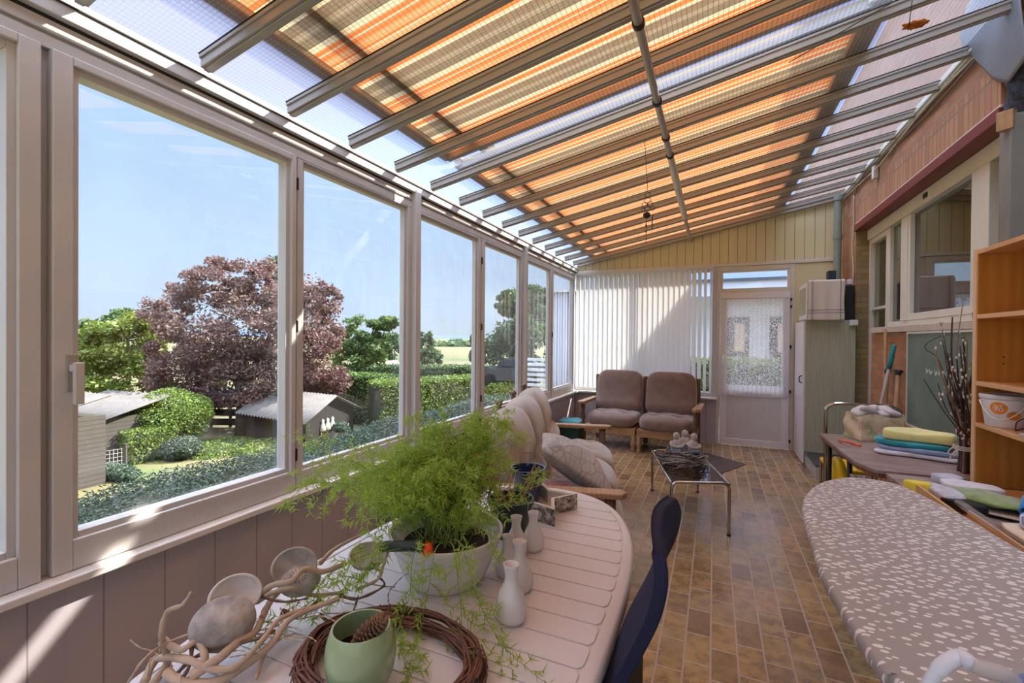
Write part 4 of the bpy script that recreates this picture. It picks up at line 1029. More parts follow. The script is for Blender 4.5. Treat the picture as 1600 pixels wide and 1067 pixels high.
# broom, crutch-handled tool, mop
M['ash'] = wood('pale_broomstick', '#a5805c', '#c09a74', 2, 'z')
def stick(name, a, b, r, mat, label, cat, extra=None):
    t = thing(name, label, cat, loc=a); d = Vector(b) - Vector(a)
    MB().tube([(0, 0, 0), d], r, 12).build('stick', mat, t, smooth=True, auto=50)
    if extra: extra(t, d)
    return t
def teal(t, d): MB().tube([d * .86, d * .9, d, d * 1.005], [.016, .019, .017, .008], 12).build('grip', plain('teal_rubber', '#1f7f86', .5), t, smooth=True)
def sock(t, d): MB().tube([Vector((0, 0, 0)), Vector((0, 0, .05))], .02, 10).build('foot', M['black'], t)
stick('broom', (1.30, 4.70, .0), tuple(P(1384, 515, X=1.385)), .013, M['ash'], 'wooden broomstick leaning on the brick wall left of the blackboard', 'broom', lambda t, d: MB().box(-.14, .02, -.14, .14, 0, .05).build('brush_head', M['ash'], t, bevel=.01))
stick('mop', tuple(P(1350, 640, Z=.80) * 1.0 + Vector((-.02, 0, -.8))), tuple(P(1397, 540, X=1.34)), .012, M['frame'], 'white mop handle with a teal grip leaning towards the blackboard', 'mop', teal)
def fork(t, d): MB().tube([d + Vector((-.0, .06, 0)), d + Vector((0, -.06, 0))], .014, 8).tube([d, d * .97], .02, 8).build('handle', M['black'], t)
stick('spade', (1.22, 4.55, 0), tuple(P(1386, 578, X=1.37)), .017, M['oak_arm'], 'wooden spade shaft with black handle left of the pair beside the blackboard', 'spade', fork)
stick('spade', (1.20, 4.25, 0), tuple(P(1404, 580, X=1.375)), .017, M['oak_arm'], 'wooden spade shaft with black handle right of the pair nearer the blackboard', 'spade', fork)

# ------------------------------------------------------------------ folding table with laundry
ft = thing('folding_table', 'brown topped folding table with metal legs below the blackboard', 'table', loc=(1.05, 3.4, 0)); L = ft.location
bt = N('worn_brown_laminate'); c_ = bt.mix(bt.ramp(bt.noise(4, 5, bt.pos((1, 2.2, 1)), .7), [(.40, 0), (.65, .65)]), '#866a60', '#a89e96'); M['brownt'] = bt.done(bt.bsdf(c_, .45))
w2l(MB().prism([(.69, 3.86), (.70, 3.36), (.712, 3.03), (.766, 2.885), (1.375, 2.885), (1.375, 3.90)], .722, .742), L).build('table_top', M['brownt'], ft, bevel=.003)
w2l(MB().prism([(.70, 3.84), (.712, 3.36), (.724, 3.04), (.776, 2.895), (1.37, 2.895), (1.37, 3.89)], .700, .7215), L).build('edge_band', wood('red_brown_edge', '#7c4a36', '#94604a'), ft)
for x, y in ((.735, 3.25), (.74, 3.78), (1.33, 2.95), (1.33, 3.8)):
    w2l(MB().tube([(x, y, .70), (x, y, 0)], .014, 10), L).build('leg', M['darkm'], ft, smooth=True)
w2l(MB().tube([(.735, 3.25, .62), (1.0, 3.0, .45), (1.33, 2.95, .35)], .012), L).build('brace', M['alu'], ft)
cf_ = thing('tubular_chair', 'chrome tube chair frame sticking up behind the folding table', 'chair', loc=(.86, 4.15, 0)); L = cf_.location
for y in (4.02,):
    w2l(MB().tube(smoothpts([(.76, y, 0), (.76, y, .5), (.76, y, .86), (.78, y, .92), (.84, y, .94), (1.0, y, .94), (1.12, y, .94), (1.18, y, .92), (1.2, y, .86), (1.2, y, .5), (1.2, y, 0)], 5), .013, 10), L).build('back_hoop', M['chrome'], cf_, smooth=True)
w2l(MB().box(.79, 1.17, 4.03, 4.39, .43, .46), L).build('seat', plain('yellow_seat', '#e0b400', .5), cf_, bevel=.01)
for x, y in ((.80, 4.38), (1.16, 4.38)): w2l(MB().tube([(x, y, 0), (x, y, .44)], .011), L).build('leg', M['chrome'], cf_)
o = MB().sell((0, 0, .29), (.035, .12, .30), .5, .5, 24, 20, None, lambda v: Vector((v.x + .006 * math.sin(v.z * 40), v.y, v.z))).build('yellow_bag', plain('yellow_plastic', '#f0c800', .4), smooth=True); o.location = (.80, 3.80, 0); tag(o, 'bright yellow plastic bag standing under the folding table', 'bag')
def map_mat():
    m = N('printed_paper_map'); n1 = m.noise(9, 4); n2 = m.noise(14, 3, m.pos((1, 1, 1), loc=(5, 2, 1)))
    c = m.ramp(n1, [(.40, '#d9c9a6'), (.5, '#c7ab86'), (.55, '#8fa878'), (.62, '#d9c9a6'), (.7, '#a8785c')])
    c = m.mix(m.ramp(n2, [(.55, 0), (.65, .7)]), c, '#e6dccb'); return m.done(m.bsdf(c, .8))
M['map'] = map_mat()
def paper_bag(name, loc, w_, d_, h_, label, rz=0):
    t = thing(name, label, 'paper bag', loc=loc, rz=rz)
    def bf(u, v):
        a = u * 4; s_ = int(a) % 4; f = a - int(a) if u < 1 else 0
        c4 = [(-w_, -d_), (w_, -d_), (w_, d_), (-w_, d_)]; p = Vector(c4[s_]); q = Vector(c4[(s_ + 1) % 4]); r = p.lerp(q, f)
        k = 1 + .03 * math.sin(v * 9 + u * 20) - .02 * v
        return Vector((r.x * k, r.y * k, h_ * v + .012 * math.sin(u * 25) * v))
    MB().grid(bf, 48, 12).box(-w_ * .98, w_ * .98, -d_ * .98, d_ * .98, 0, .004).build('bag', M['map'], t, smooth=True, auto=40)
    return t
pb = paper_bag('paper_bag', (.99, 3.80, .744), .14, .085, .165, 'map printed paper bag full of papers at the back of the folding table', rz=math.radians(22))
m = MB()
rr = random.Random(9)
for i in range(7):
    Mx = Matrix.Translation((-.09 + .03 * i, rr.uniform(-.04, .04), .175 + rr.uniform(0, .025))) @ Matrix.Rotation(rr.uniform(-.7, .7), 4, 'Y') @ Matrix.Rotation(rr.uniform(-.5, .5), 4, 'X')
    m.sell((0, 0, 0), (.055, .045, .018), .7, .7, 14, 8, Mx)
m.build('crumpled_paper', plain('crumpled_white_paper', '#c9c0bc', .8, .2, 20), pb, smooth=True)
paper_bag('paper_bag', (.99, 3.45, .0), .22, .10, .50, 'map printed paper bag standing on the floor under the folding table', rz=math.radians(10))
o = MB().tube(smoothpts([P(1312, 688, Z=.752), P(1322, 690, Z=.765), P(1335, 694, Z=.752), P(1345, 696, Z=.752)], 5), .007, 8).build('orange_scissors', plain('orange_plastic', '#e2581c', .4), smooth=True); tag(o, 'orange plastic scissor handle lying before the paper bag', 'scissors')
# towels
def folded(name, c, a, rz, mat, label, cat='towel', wr=.006, e2=.25, seed=1, rx=0):
    r2 = random.Random(seed); p1, p2, p3 = [r2.uniform(0, 6) for _ in range(3)]
    def f(v):
        return Vector((v.x + .01 * math.sin(v.y * 25 + p1), v.y + .012 * math.sin(v.x * 18 + p2), v.z + wr * math.sin(v.x * 22 + p1) * math.cos(v.y * 17 + p3) * (1.4 if v.z > 0 else .2)))
    o = MB().sell((0, 0, 0), a, .34, e2, 56, 16, None, f).build(name, mat, smooth=True); o.location = c; o.rotation_euler = (rx, 0, math.radians(rz))
    return tag(o, label, cat)
tzz = .743
folded('folded_towel', (1.085, 3.36, tzz + .014), (.185, .12, .013), -22, fabric('white_lace_towel', '#cfcad0', .95), 'white towel with wavy edge at the bottom of the laundry stack', wr=.003, seed=4)
folded('folded_towel', (1.08, 3.37, tzz + .040), (.18, .115, .013), -20, fabric('blue_grey_towel', '#8b9cc0', .95), 'blue grey towel second from the bottom of the laundry stack', wr=.004, seed=5)
folded('folded_towel', (1.06, 3.38, tzz + .068), (.165, .11, .015), -22, fabric('teal_towel', '#1f8d92', .95), 'teal towel under the yellow one in the laundry stack', wr=.006, seed=6)
folded('folded_towel', (1.085, 3.37, tzz + .112), (.155, .095, .028), -20, fabric('yellow_towel', '#ded68a', .95, .1), 'pale yellow towel on top of the laundry stack', wr=.008, seed=7)
# willow twigs
wi = thing('willow_bundle', 'tall bundle of pussy willow branches tied with string on the folding table', 'branches', loc=(1.165, 3.03, .743)); L = wi.location
M['willow'] = plain('willow_bark', '#4a352c', .7, .35, 20); M['willow_b'] = plain('willow_bark_pale', '#8a7058', .7, .3, 20); M['catkin'] = plain('willow_catkin', '#d3c8b8', .95, .15, 60)
rr = random.Random(8); ck = MB()
tips = [P(1505, 470, Y=3.03), P(1470, 505, Y=3.03), P(1465, 598, Y=2.95), P(1443, 592, Y=2.92), P(1460, 545, Y=3.0), P(1520, 488, Y=3.0), P(1500, 540, Y=2.9), P(1488, 495, Y=2.95), P(1512, 520, Y=2.95), P(1495, 560, Y=3.0)]
def dots(pts, n):
    for i in range(n):
        k = rr.randrange(len(pts) // 3, len(pts)); p = pts[k]; q = Vector((rr.uniform(-1, 1), rr.uniform(-1, 1), rr.uniform(-.2, 1))).normalized()
        ck.sell(p + q * .007, (.0052, .0052, .0085), 1, 1, 8, 6)
for i in range(32):
    b = Vector((rr.uniform(-.028, .028), rr.uniform(-.04, .04), .0))
    if i < len(tips): t = tips[i] - L
    else: t = Vector((rr.uniform(-.10, .06), rr.uniform(-.1, .1), rr.uniform(.35, .72)))
    mid = b.lerp(t, .35) * .5 + b * .5; mid.z = t.z * .42; m2 = b.lerp(t, .7) + Vector((rr.uniform(-.02, .02), rr.uniform(-.02, .02), 0))
    tie = b * .75; tie.z = .13
    pts = smoothpts([b, tie, mid, m2, t], 6)
    r0 = rr.uniform(.004, .0095)
    MB().tube(pts, [r0 * (1 - .7 * k / len(pts)) for k in range(len(pts))], 6).build('branch', M['willow'] if i % 4 else M['willow_b'], wi, smooth=True); dots(pts, 7 if i < 10 else 4)
MB().tube(smoothpts([P(1480, 600, Y=3.03) - L, P(1465, 560, Y=3.03) - L, P(1446, 545, Y=3.03) - L, P(1450, 535, Y=3.03) - L, P(1470, 525, Y=3.03) - L], 6), .0022, 5).build('branch', M['willow'], wi, smooth=True)
ck.build('catkins', M['catkin'], wi, smooth=True)['kind'] = 'stuff'
m = MB()
for k in range(3): m.tube([(.044 * math.cos(a), .05 * math.sin(a), .115 + .008 * k) for a in [j * .35 for j in range(19)]], .003, 6)
m.tube(smoothpts([(-.044, -.03, .12), (-.07, -.05, .125), (-.085, -.05, .10), (-.06, -.055, .09), (-.05, -.04, .115), (-.08, -.05, .07)], 5), .0028, 6)
m.build('string', plain('white_string', '#d6cfc2', .9), wi, smooth=True)

# ------------------------------------------------------------------ bookshelf on the work table
wt = thing('work_table', 'long work table with brown top behind the ironing board', 'table', loc=(1.1, 2.2, 0)); L = wt.location
w2l(MB().box(.80, 1.60, 1.3, 2.87, .71, .7345), L).build('table_top', M['brownt'], wt, bevel=.003)
for x, y in ((.84, 1.36), (.84, 2.80), (1.55, 1.36), (1.55, 2.80)):
    w2l(MB().box(x - .02, x + .02, y - .02, y + .02, 0, .71), L).build('leg', M['darkm'], wt)
M['pine'] = wood('oiled_oak_board', '#b5762c', '#dba055', .55, 'z', .35); M['pine_e'] = wood('pale_oak_edge', '#d9ad7c', '#e6bf90', 1, 'z', .4); M['pine_h'] = wood('pale_oak_shelf', '#cf9c66', '#dcae7c', .7, 'y', .4)
sh = thing('bookshelf', 'light oak shelf unit with open compartments standing on the work table', 'shelf', loc=(1.25, 2.35, .736)); L = sh.location
XS = 1.105
w2l(MB().box(XS + .006, 1.42, 2.80, 2.822, .736, 1.825), L).build('side_panel', M['pine'], sh)
w2l(MB().box(XS, XS + .006, 2.797, 2.825, .736, 1.83), L).build('edge_band', M['pine_e'], sh)
w2l(MB().box(XS + .006, 1.42, 1.75, 1.772, .736, 1.825), L).build('side_panel', M['pine'], sh)
w2l(MB().box(1.421, 1.43, 1.75, 2.822, .736, 1.825), L).build('back_panel', M['pine'], sh)
for z in (1.805, 1.507, 1.20, 1.01): w2l(MB().box(XS + .003, 1.42, 1.773, 2.799, z, z + .02), L).build('shelf_board', M['pine_h'], sh, bevel=.0015)
for y, z in ((2.7995, 1.33), (2.7995, 1.30)):
    w2l(MB().box(1.20, 1.206, y - .001, y, z, z + .006), L).build('peg_hole', M['black'], sh)
bk_ = thing('plastic_bucket', 'white plastic tub with orange 365 label on the lower shelf', 'bucket', loc=(1.175, 2.705, 1.031)); L = bk_.location
M['tub'] = plain('white_tub_plastic', '#e3e0dd', .35, .03)
MB().lathe([(0, 0), (.062, 0), (.066, .004), (.082, .118), (.082, .12), (0, .12)], 40).build('tub', M['tub'], bk_, smooth=True, auto=40)
MB().lathe([(0, .121), (.084, .121), (.087, .124), (.087, .138), (.083, .140), (.080, .136), (0, .134)], 40).build('lid', plain('clear_lid', '#cfcdcb', .25), bk_, smooth=True, auto=40)
def onwall(a, z, r=.0012): 
    R0 = .066 + (.082 - .066) * (z - .004) / .114 + r; return Vector((R0 * math.cos(a), R0 * math.sin(a), z))
def label_patch(name, ac, zc, ra, rz_, mat, off):
    m = MB(); n = 40; vs = [onwall(ac, zc, off)] + [onwall(ac + ra * math.cos(t), zc + rz_ * math.sin(t), off) for t in [2 * math.pi * k / n for k in range(n)]]
    m.add(vs, [(0, k + 1, (k + 1) % n + 1) for k in range(n)]); return m.build(name, mat, bk_)
af = math.radians(-126)
label_patch('orange_label', af - .10, .084, .37, .026, plain('orange_label_print', '#e88a1e', .5), .0012)
label_patch('fruit_print', af + .52, .055, .30, .018, plain('ochre_print', '#d98a2a', .5, .4, 30), .0012)
def seg(c):   # stroke digits
    S3 = [(0, 1), (1, 1), (1, .5), (.3, .5), (1, .5), (1, 0), (0, 0)]; S6 = [(1, 1), (0, .8), (0, 0), (1, 0), (1, .5), (0, .5)]; S5 = [(1, 1), (0, 1), (0, .55), (1, .5), (1, 0), (0, 0)]
    return {'3': S3, '6': S6, '5': S5}[c]
m = MB()
for k, c in enumerate('365'):
    pts = [onwall(af - .10 + (-.19 + .14 * k + x * .09), .074 + z * .022, .0022) for x, z in seg(c)]
    m.tube(pts, .0017, 5)
m.build('label_digits', plain('white_print', '#f2efe8', .5), bk_)
MB().tube([(.088 * math.cos(af - 1.0 + 2.0 * k / 16), .088 * math.sin(af - 1.0 + 2.0 * k / 16), .112 - .075 * math.sin(k / 16 * math.pi)) for k in range(17)], .0022, 5).build('handle', M['tub'], bk_, smooth=True)
o = MB().tube(smoothpts([(0, 0, 0), (.04, -.05, .03), (.09, -.1, .02), (.11, -.14, .0), (.07, -.17, .0), (.02, -.14, .0)], 6), .003, 6).tube(smoothpts([(0, 0, 0), (-.01, -.04, .045), (.03, -.07, .07), (.07, -.06, .04), (.06, -.02, .01)], 6), .0024, 6).build('reading_glasses', plain('dark_red_frame', '#3a1c1c', .3), smooth=True); o.location = (1.14, 2.56, 1.036); tag(o, 'dark framed glasses lying on the lower shelf before the white tub', 'glasses')
o = MB().box(-.10, .12, -.17, .17, 0, .012).build('paper_stack', plain('grey_paper', '#b9b5b2', .8), bevel=.002); o.location = (1.22, 2.30, 1.031); o.rotation_euler = (0, 0, .1); tag(o, 'stack of grey papers on the lower shelf right of the tub', 'papers')

# things on the work table
tz = .7355
tr_ = thing('wooden_tray', 'shallow plywood tray along the window side edge of the work table', 'tray', loc=(.83, 2.15, tz)); 
M['ply'] = wood('pale_plywood', '#c99a5e', '#dbb27a', 1, 'y')
MB().box(-.035, .05, -.36, .30, 0, .006).build('bottom', M['ply'], tr_); MB().box(-.045, -.035, -.36, .30, 0, .062).build('side', M['ply'], tr_, bevel=.001); MB().box(.05, .058, -.36, .30, 0, .03).build('side', M['ply'], tr_, bevel=.001)
folded('yellow_duster', (.80, 2.50, tz + .035), (.035, .05, .035), 20, plain('yellow_cloth', '#e8d440', .8), 'crumpled yellow duster at the far end of the plywood tray', 'cloth', .008, .8, 3)
folded('checked_cloth', (.865, 2.46, tz + .035), (.045, .12, .022), 12, fabric('grey_check_cloth', '#b7b6bb', .95, .25, 40), 'grey and white checked cloth lying at the far end of the tray', 'cloth', .004, .4, 8)
folded('black_pouch', (.89, 2.31, tz + .03), (.04, .06, .02), 15, M['black'], 'small black pouch between the checked cloth and the clear tube', 'pouch', .002, .5, 9)
o = MB().tube([(.868, 2.30, tz + .045), (.862, 1.75, tz + .045)], .014, 16).build('clear_tube', glass('clear_plastic', 1.5, (.93, .92, .92, 1), .5), smooth=True, auto=50); tag(o, 'long clear plastic tube lying along the plywood tray', 'tube')
# green cushion cover (pointed oval)
o = MB().sell((0, 0, 0), (.135, .095, .018), 1, .85, 48, 14, None, lambda v: Vector((v.x, v.y, v.z + .003 * math.sin(v.x * 60) * math.cos(v.y * 50)))).build('green_oven_mitt', fabric('olive_green_plush', '#7f8f4e', .95, .3, 30, 160, .6, .9), smooth=True); o.location = (1.00, 2.42, tz + .045); o.rotation_euler = (0, math.radians(2), math.radians(-32)); tag(o, 'olive green padded cloth lying flat on the work table', 'cloth')
o = MB().box(-.13, .13, -.09, .09, 0, .004).build('thin_folder', plain('beige_folder', '#a89a8a', .7), bevel=.001); o.location = (1.0, 2.39, tz + .012); o.rotation_euler = (0, 0, math.radians(-32)); tag(o, 'thin beige folder under the olive green padded cloth', 'folder')
folded('white_cloth', (1.04, 2.66, tz + .025), (.095, .06, .016), -18, fabric('white_cotton', '#cfcdd0', .95, .08), 'folded white cloth on the work table against the bookshelf', 'cloth', .004, .25, 12)
folded('white_cloth', (.985, 2.755, tz + .03), (.05, .035, .02), 30, fabric('pale_grey_cotton', '#b9bcc4', .95, .08), 'pale grey rag beside the bookshelf corner behind the white cloth', 'cloth', .006, .4, 13)
o = MB().lathe([(0, 0), (.10, 0), (.104, .006), (.10, .014), (0, .014)], 40).build('wooden_disc', M['pine_h'], smooth=True, auto=40); o.location = (1.215, 2.62, tz + .002); tag(o, 'round pale wooden board on the work table under the bookshelf', 'board')
rl = thing('rolled_towel', 'bright blue rolled towel standing out at the right edge of the work table', 'towel', loc=(1.075, 2.33, tz + .052)); rl.rotation_euler = (0, math.radians(78), math.radians(62))
pts = [Vector(((.006 + .0062 * t / 1.0) * math.cos(t), (.006 + .0062 * t) * math.sin(t), 0)) for t in [k * .28 for k in range(100)] if .0062 * t < .044]
m = MB(); k = len(pts); vs = [p + Vector((0, 0, z)) for z in (-.06, .06) for p in pts]; m.add(vs, [(i, i + 1, k + i + 1, k + i) for i in range(k - 1)])
m.build('towel_roll', fabric('bright_blue_towel', '#1f86c4', .95, .15), rl, smooth=True, solid=.0045)
o = MB().prism([(-.04, .12), (-.055, .06), (-.05, -.08), (.02, -.2), (.16, -.2), (.16, .11), (.02, .14)], 0, .02).build('cream_board', plain('cream_pad', '#d3c2a8', .8), bevel=.006, seg=3); o.location = (.985, 2.08, tz + .001); tag(o, 'cream pad with rounded corner lying at the near right of the work table', 'pad')
def bw():
    m = N('blue_white_print'); v = m.noise(26, 3); return m.done(m.bsdf(m.ramp(v, [(.48, '#d5dbe8'), (.58, '#4a6bb0'), (.66, '#c3cde4')]), .9))
M['bw'] = bw()
folded('patterned_cloth', (1.04, 2.13, tz + .05), (.07, .08, .028), 25, M['bw'], 'blue and white patterned cloth lying folded on the cream pad', 'cloth', .006, .7, 15)
folded('patterned_cloth', (1.07, 2.46, tz + .02), (.03, .05, .018), 10, M['bw'], 'blue and white printed rag between the green cloth and the blue roll', 'cloth', .004, .7, 16)

# ------------------------------------------------------------------ ironing board
ib = thing('ironing_board', 'long ironing board with taupe cover and white dots in the right foreground', 'ironing board', loc=(.52, 1.45, 0)); L = ib.location
def ibm():
    m = N('dotted_taupe_cover'); mp = m.pos((1, 1, 1), rot=(0, 0, math.radians(10)))
    cbx = m.n('Mapping'); m.t.links.new(m.tc.outputs['Object'], cbx.inputs[0]); cbx.inputs['Rotation'].default_value = (0, 0, math.radians(38)); cbx.inputs['Scale'].default_value = (34, 60, 33)
    s = m.sep(cbx.outputs[0])
    vo = m.n('TexVoronoi', Scale=1.0, Randomness=.7, voronoi_dimensions='2D'); m.t.links.new(cbx.outputs[0], vo.inputs['Vector'])
    wn = m.sep(vo.outputs['Color'])
    g = m.math('LESS_THAN', vo.outputs['Distance'], m.math('ADD', .15, m.math('MULTIPLY', wn['X'], .18)))
    keep = m.math('GREATER_THAN', wn['Y'], .06)
    c = m.mix(m.math('MULTIPLY', g, keep), '#a39b93', '#e3ddd6')
    return m.done(m.bsdf(c, .75, m.bump(m.noise(300, 2), .15, .002)))
out_px = [(1411, 1067), (1381, 1043), (1332, 973), (1307, 930), (1283, 887), (1266, 835), (1254, 789), (1262, 768), (1285, 752), (1330, 745), (1400, 755), (1460, 782), (1520, 812), (1600, 860)]
op = [P(x, y, Z=.855) for x, y in out_px]
op = smoothpts([Vector((.42, .35, .855)), Vector((.33, .62, .855))] + op + [Vector((.80, 1.35, .855)), Vector((.83, .9, .855)), Vector((.80, .35, .855))], 6)
cx_, cy_ = .56, 1.3
m = MB(); lay = [(1.0, -.030), (1.006, -.018), (1.0, -.006), (.985, -.0005), (.95, 0.0)]
k = len(op); vs = []
for s_, dz in lay:
    for p in op:
        d = Vector((cx_, max(min(p.y, 1.9), .5), 0)) - Vector((p.x, p.y, 0)); 
        off = (1 - s_) * .45
        dn = d.normalized() * off if d.length else d
        vs.append(Vector((p.x + dn.x, p.y + dn.y, .855 + dz)))
m.add(vs, [(a * k + i, a * k + (i + 1) % k, (a + 1) * k + (i + 1) % k, (a + 1) * k + i) for a in range(len(lay) - 1) for i in range(k)])
m.f.append(tuple(range((len(lay) - 1) * k, len(lay) * k))); m.f.append(tuple(range(k - 1, -1, -1)))
w2l(m, L).build('cover', ibm(), ib, smooth=True, auto=60)
for sx in (-1, 1):
    w2l(MB().tube([(.56 + sx * .12, 1.95, .0), (.56 + sx * .05, .75, .82)], .012, 10), L).build('leg', M['frame'], ib, smooth=True)
    w2l(MB().tube([(.56 + sx * .16, .55, .0), (.56 + sx * .07, 1.75, .82)], .012, 10), L).build('leg', M['frame'], ib, smooth=True)
ir = thing('steam_iron', 'blue and white steam iron standing on the near corner of the ironing board', 'iron', loc=(.42, .90, .857)); L = ir.location
hp = [P(1446, 1080, Z=.885), P(1460, 1055, Z=.91), P(1480, 1035, Z=.93), P(1503, 1026, Z=.94), P(1520, 1040, Z=.94)]
hp2 = [P(1516, 1036, Z=.94), P(1540, 1046, Z=.935), P(1568, 1054, Z=.925), P(1582, 1064, Z=.905)]
M['ironw'] = plain('white_iron_plastic', '#d8dce4', .3, .04)
w2l(MB().tube(smoothpts(hp, 6), [.009] * 8 + [.0105] * 17, 14), L).build('hose_arm', M['ironw'], ir, smooth=True)
q = smoothpts(hp2, 8); w2l(MB().tube(q, [.0105 + .0008 * (i % 2) for i in range(len(q))], 14), L).build('ribbed_grip', plain('ribbed_grey', '#c9c2bc', .5), ir, smooth=True)
m = MB().sell((.49, .90, .885), (.085, .055, .026), .6, .8, 36, 14); w2l(m, L).build('body', plain('iron_blue', '#5a7fc0', .3, .05, 4, Coat_Weight=.5), ir, smooth=True)
m = MB().sell((.49, .905, .862), (.10, .06, .006), .4, .8, 36, 8); w2l(m, L).build('soleplate', M['steel'], ir, smooth=True)

# ------------------------------------------------------------------ under the roof
rp = thing('roof_pole', 'jointed aluminium pole running below the rafters to the far gable', 'pole', loc=(-.31, 4.2, 2.74)); L = rp.location
def rz_(x): return roofz(x) - .03
w2l(MB().tube([(-.31, 1.2, rz_(-.31)), (-.31, 3.55, rz_(-.31))], .019, 14), L).build('outer_tube', M['alu'], rp, smooth=True, auto=40)
w2l(MB().tube([(-.31, 3.55, rz_(-.31)), (-.31, 3.95, rz_(-.31)), (-.31, 5.35, rz_(-.31))], [.022, .030, .030], 16), L).build('middle_tube', M['frame_in'], rp, smooth=True, auto=40)
w2l(MB().tube([(-.31, 5.35, rz_(-.31)), (-.31, 6.72, rz_(-.31))], .02, 12), L).build('inner_tube', M['alu'], rp, smooth=True, auto=40)
for y in (2.0, 2.7, 3.2, 3.52): w2l(MB().tube([(-.31, y - .012, rz_(-.31)), (-.31, y + .012, rz_(-.31))], .027, 14), L).build('clamp', M['darkm'], rp, smooth=True, auto=40)
wc_ = thing('wind_chime', 'small dark metal bird chime hanging on a string below the roof pole', 'wind chime', loc=(-.45, 3.40, 2.25))
M['iron_b'] = plain('rusty_metal', '#4a3f34', .6, .3, 30, metal=.5)
MB().tube([(0.0, -.175, .515), (0, 0, .22)], .002, 5).build('string', M['iron_b'], wc_)
m = MB(); rr = random.Random(4)
for cx0, cz0, r0 in ((0, .19, .018), (-.018, .12, .020), (.018, .12, .020), (0, .15, .022), (-.03, .085, .014), (.035, .09, .014), (0, .09, .02)):
    m.tube([(cx0 + r0 * math.cos(a), 0, cz0 + r0 * math.sin(a)) for a in [j * .45 for j in range(15)]], .0022, 5)
m.build('scrollwork', M['iron_b'], wc_, smooth=True)
MB().sell((-.005, 0, .045), (.026, .022, .022), .9, .9, 16, 10).build('bell', M['black'], wc_, smooth=True)
MB().tube([(-.008, 0, .03), (-.008, 0, -.16)], .002, 5).sell((-.008, 0, -.03), (.007, .007, .012), 1, 1, 8, 6).sell((-.008, 0, -.07), (.006, .006, .010), 1, 1, 8, 6).build('clapper_string', M['iron_b'], wc_)
MB().tube([(.035, 0, .04), (.033, 0, -.06)], .004, 6).build('chime_rod', M['iron_b'], wc_)
t_ = P(1430, 6, Z=3.10)
o = MB().sell((0, 0, 0), (.05, .022, .018), 1, 1, 24, 12, None, lambda v: v * (1 + .25 * math.sin(v.x * 180) * math.cos(v.z * 300))).build('orange_rag', plain('orange_rag', '#a85a10', .9, .4, 60, bump=.6), smooth=True); o.location = (t_.x, t_.y, roofz(t_.x) - .02); tag(o, 'small orange rag stuck under a rafter at the upper right', 'rag')
o = MB().tube([(t_.x - .02, t_.y + .02, roofz(t_.x) - .03), (.80, 2.6, roofz(.80) - .02), (.35, 2.85, roofz(.35) - .012)], .0025, 5).build('roof_wire', M['iron_b'], loc=(.8, 2.6, 2.9)); tag(o, 'thin dark wire strung below the rafters from the orange rag', 'wire')
# ------------------------------------------------------------------ outside
G = -3.2
rng = np.random.default_rng(5)
M['lawn'] = None
def lawn_mat():
    m = N('dry_lawn'); w_ = m.wpos(); a = m.noise(.25, 4, w_); b = m.noise(3.0, 4, w_)
    c = m.ramp(a, [(.40, '#7c6c48'), (.50, '#6c623e'), (.60, '#4f5830')]); c = m.mix(m.math('MULTIPLY', b, .4), c, '#6c7040')
    return m.done(m.bsdf(c, .95))
def field_mat():
    m = N('far_fields'); w_ = m.wpos(); a = m.noise(.018, 3, w_); b = m.noise(.2, 3, w_)
    c = m.ramp(a, [(.40, '#3c472b'), (.47, '#5b533a'), (.6, '#665b42')], 'EASE'); c = m.mix(m.math('MULTIPLY', b, .3), c, '#7d8248')
    return m.done(m.bsdf(c, 1))
gd = MB().box(-2500, 400, -900, 3500, G - 1.2, G - .02).build('ground_far', field_mat()); tag(gd, kind='structure')
lw = MB().prism([(-26, -6), (-2.2, -6), (-2.2, 24), (-12, 26), (-16, 15), (-27, 12)], G - .5, G).build('lawn', lawn_mat()); tag(lw, kind='structure')

def leaves(n, c, a, size, fill=.55, flat=0, lump=.0, seed=0, cut=None, box=False):
    r = np.random.default_rng(seed)
    d = r.normal(size=(n, 3)); d /= np.linalg.norm(d, axis=1)[:, None]
    rad = (fill + (1 - fill) * r.random(n) ** .6)[:, None]
    if lump:
        K = max(6, int(18)); cen = r.normal(size=(K, 3)); cen /= np.linalg.norm(cen, axis=1)[:, None]
        dist = np.min(np.linalg.norm(d[:, None, :] - cen[None], axis=2), axis=1)
        rad = rad * (1 + lump * (1 - np.clip(dist / .55, 0, 1.5)))[:, None]
    if box: p = d / np.max(np.abs(d), axis=1)[:, None] * rad
    else: p = d * rad
    p = p * np.array(a) + np.array(c)
    if cut is not None: p = p[p[:, 2] > cut]
    n = len(p)
    u = r.normal(size=(n, 3)); u /= np.linalg.norm(u, axis=1)[:, None]
    w_ = np.cross(u, r.normal(size=(n, 3))); w_ /= np.linalg.norm(w_, axis=1)[:, None]
    s = size * (.6 + .8 * r.random(n))[:, None]
    V = np.stack([p - u * s, p + w_ * s * .5, p + u * s, p - w_ * s * .5], 1).reshape(-1, 3)
    return V
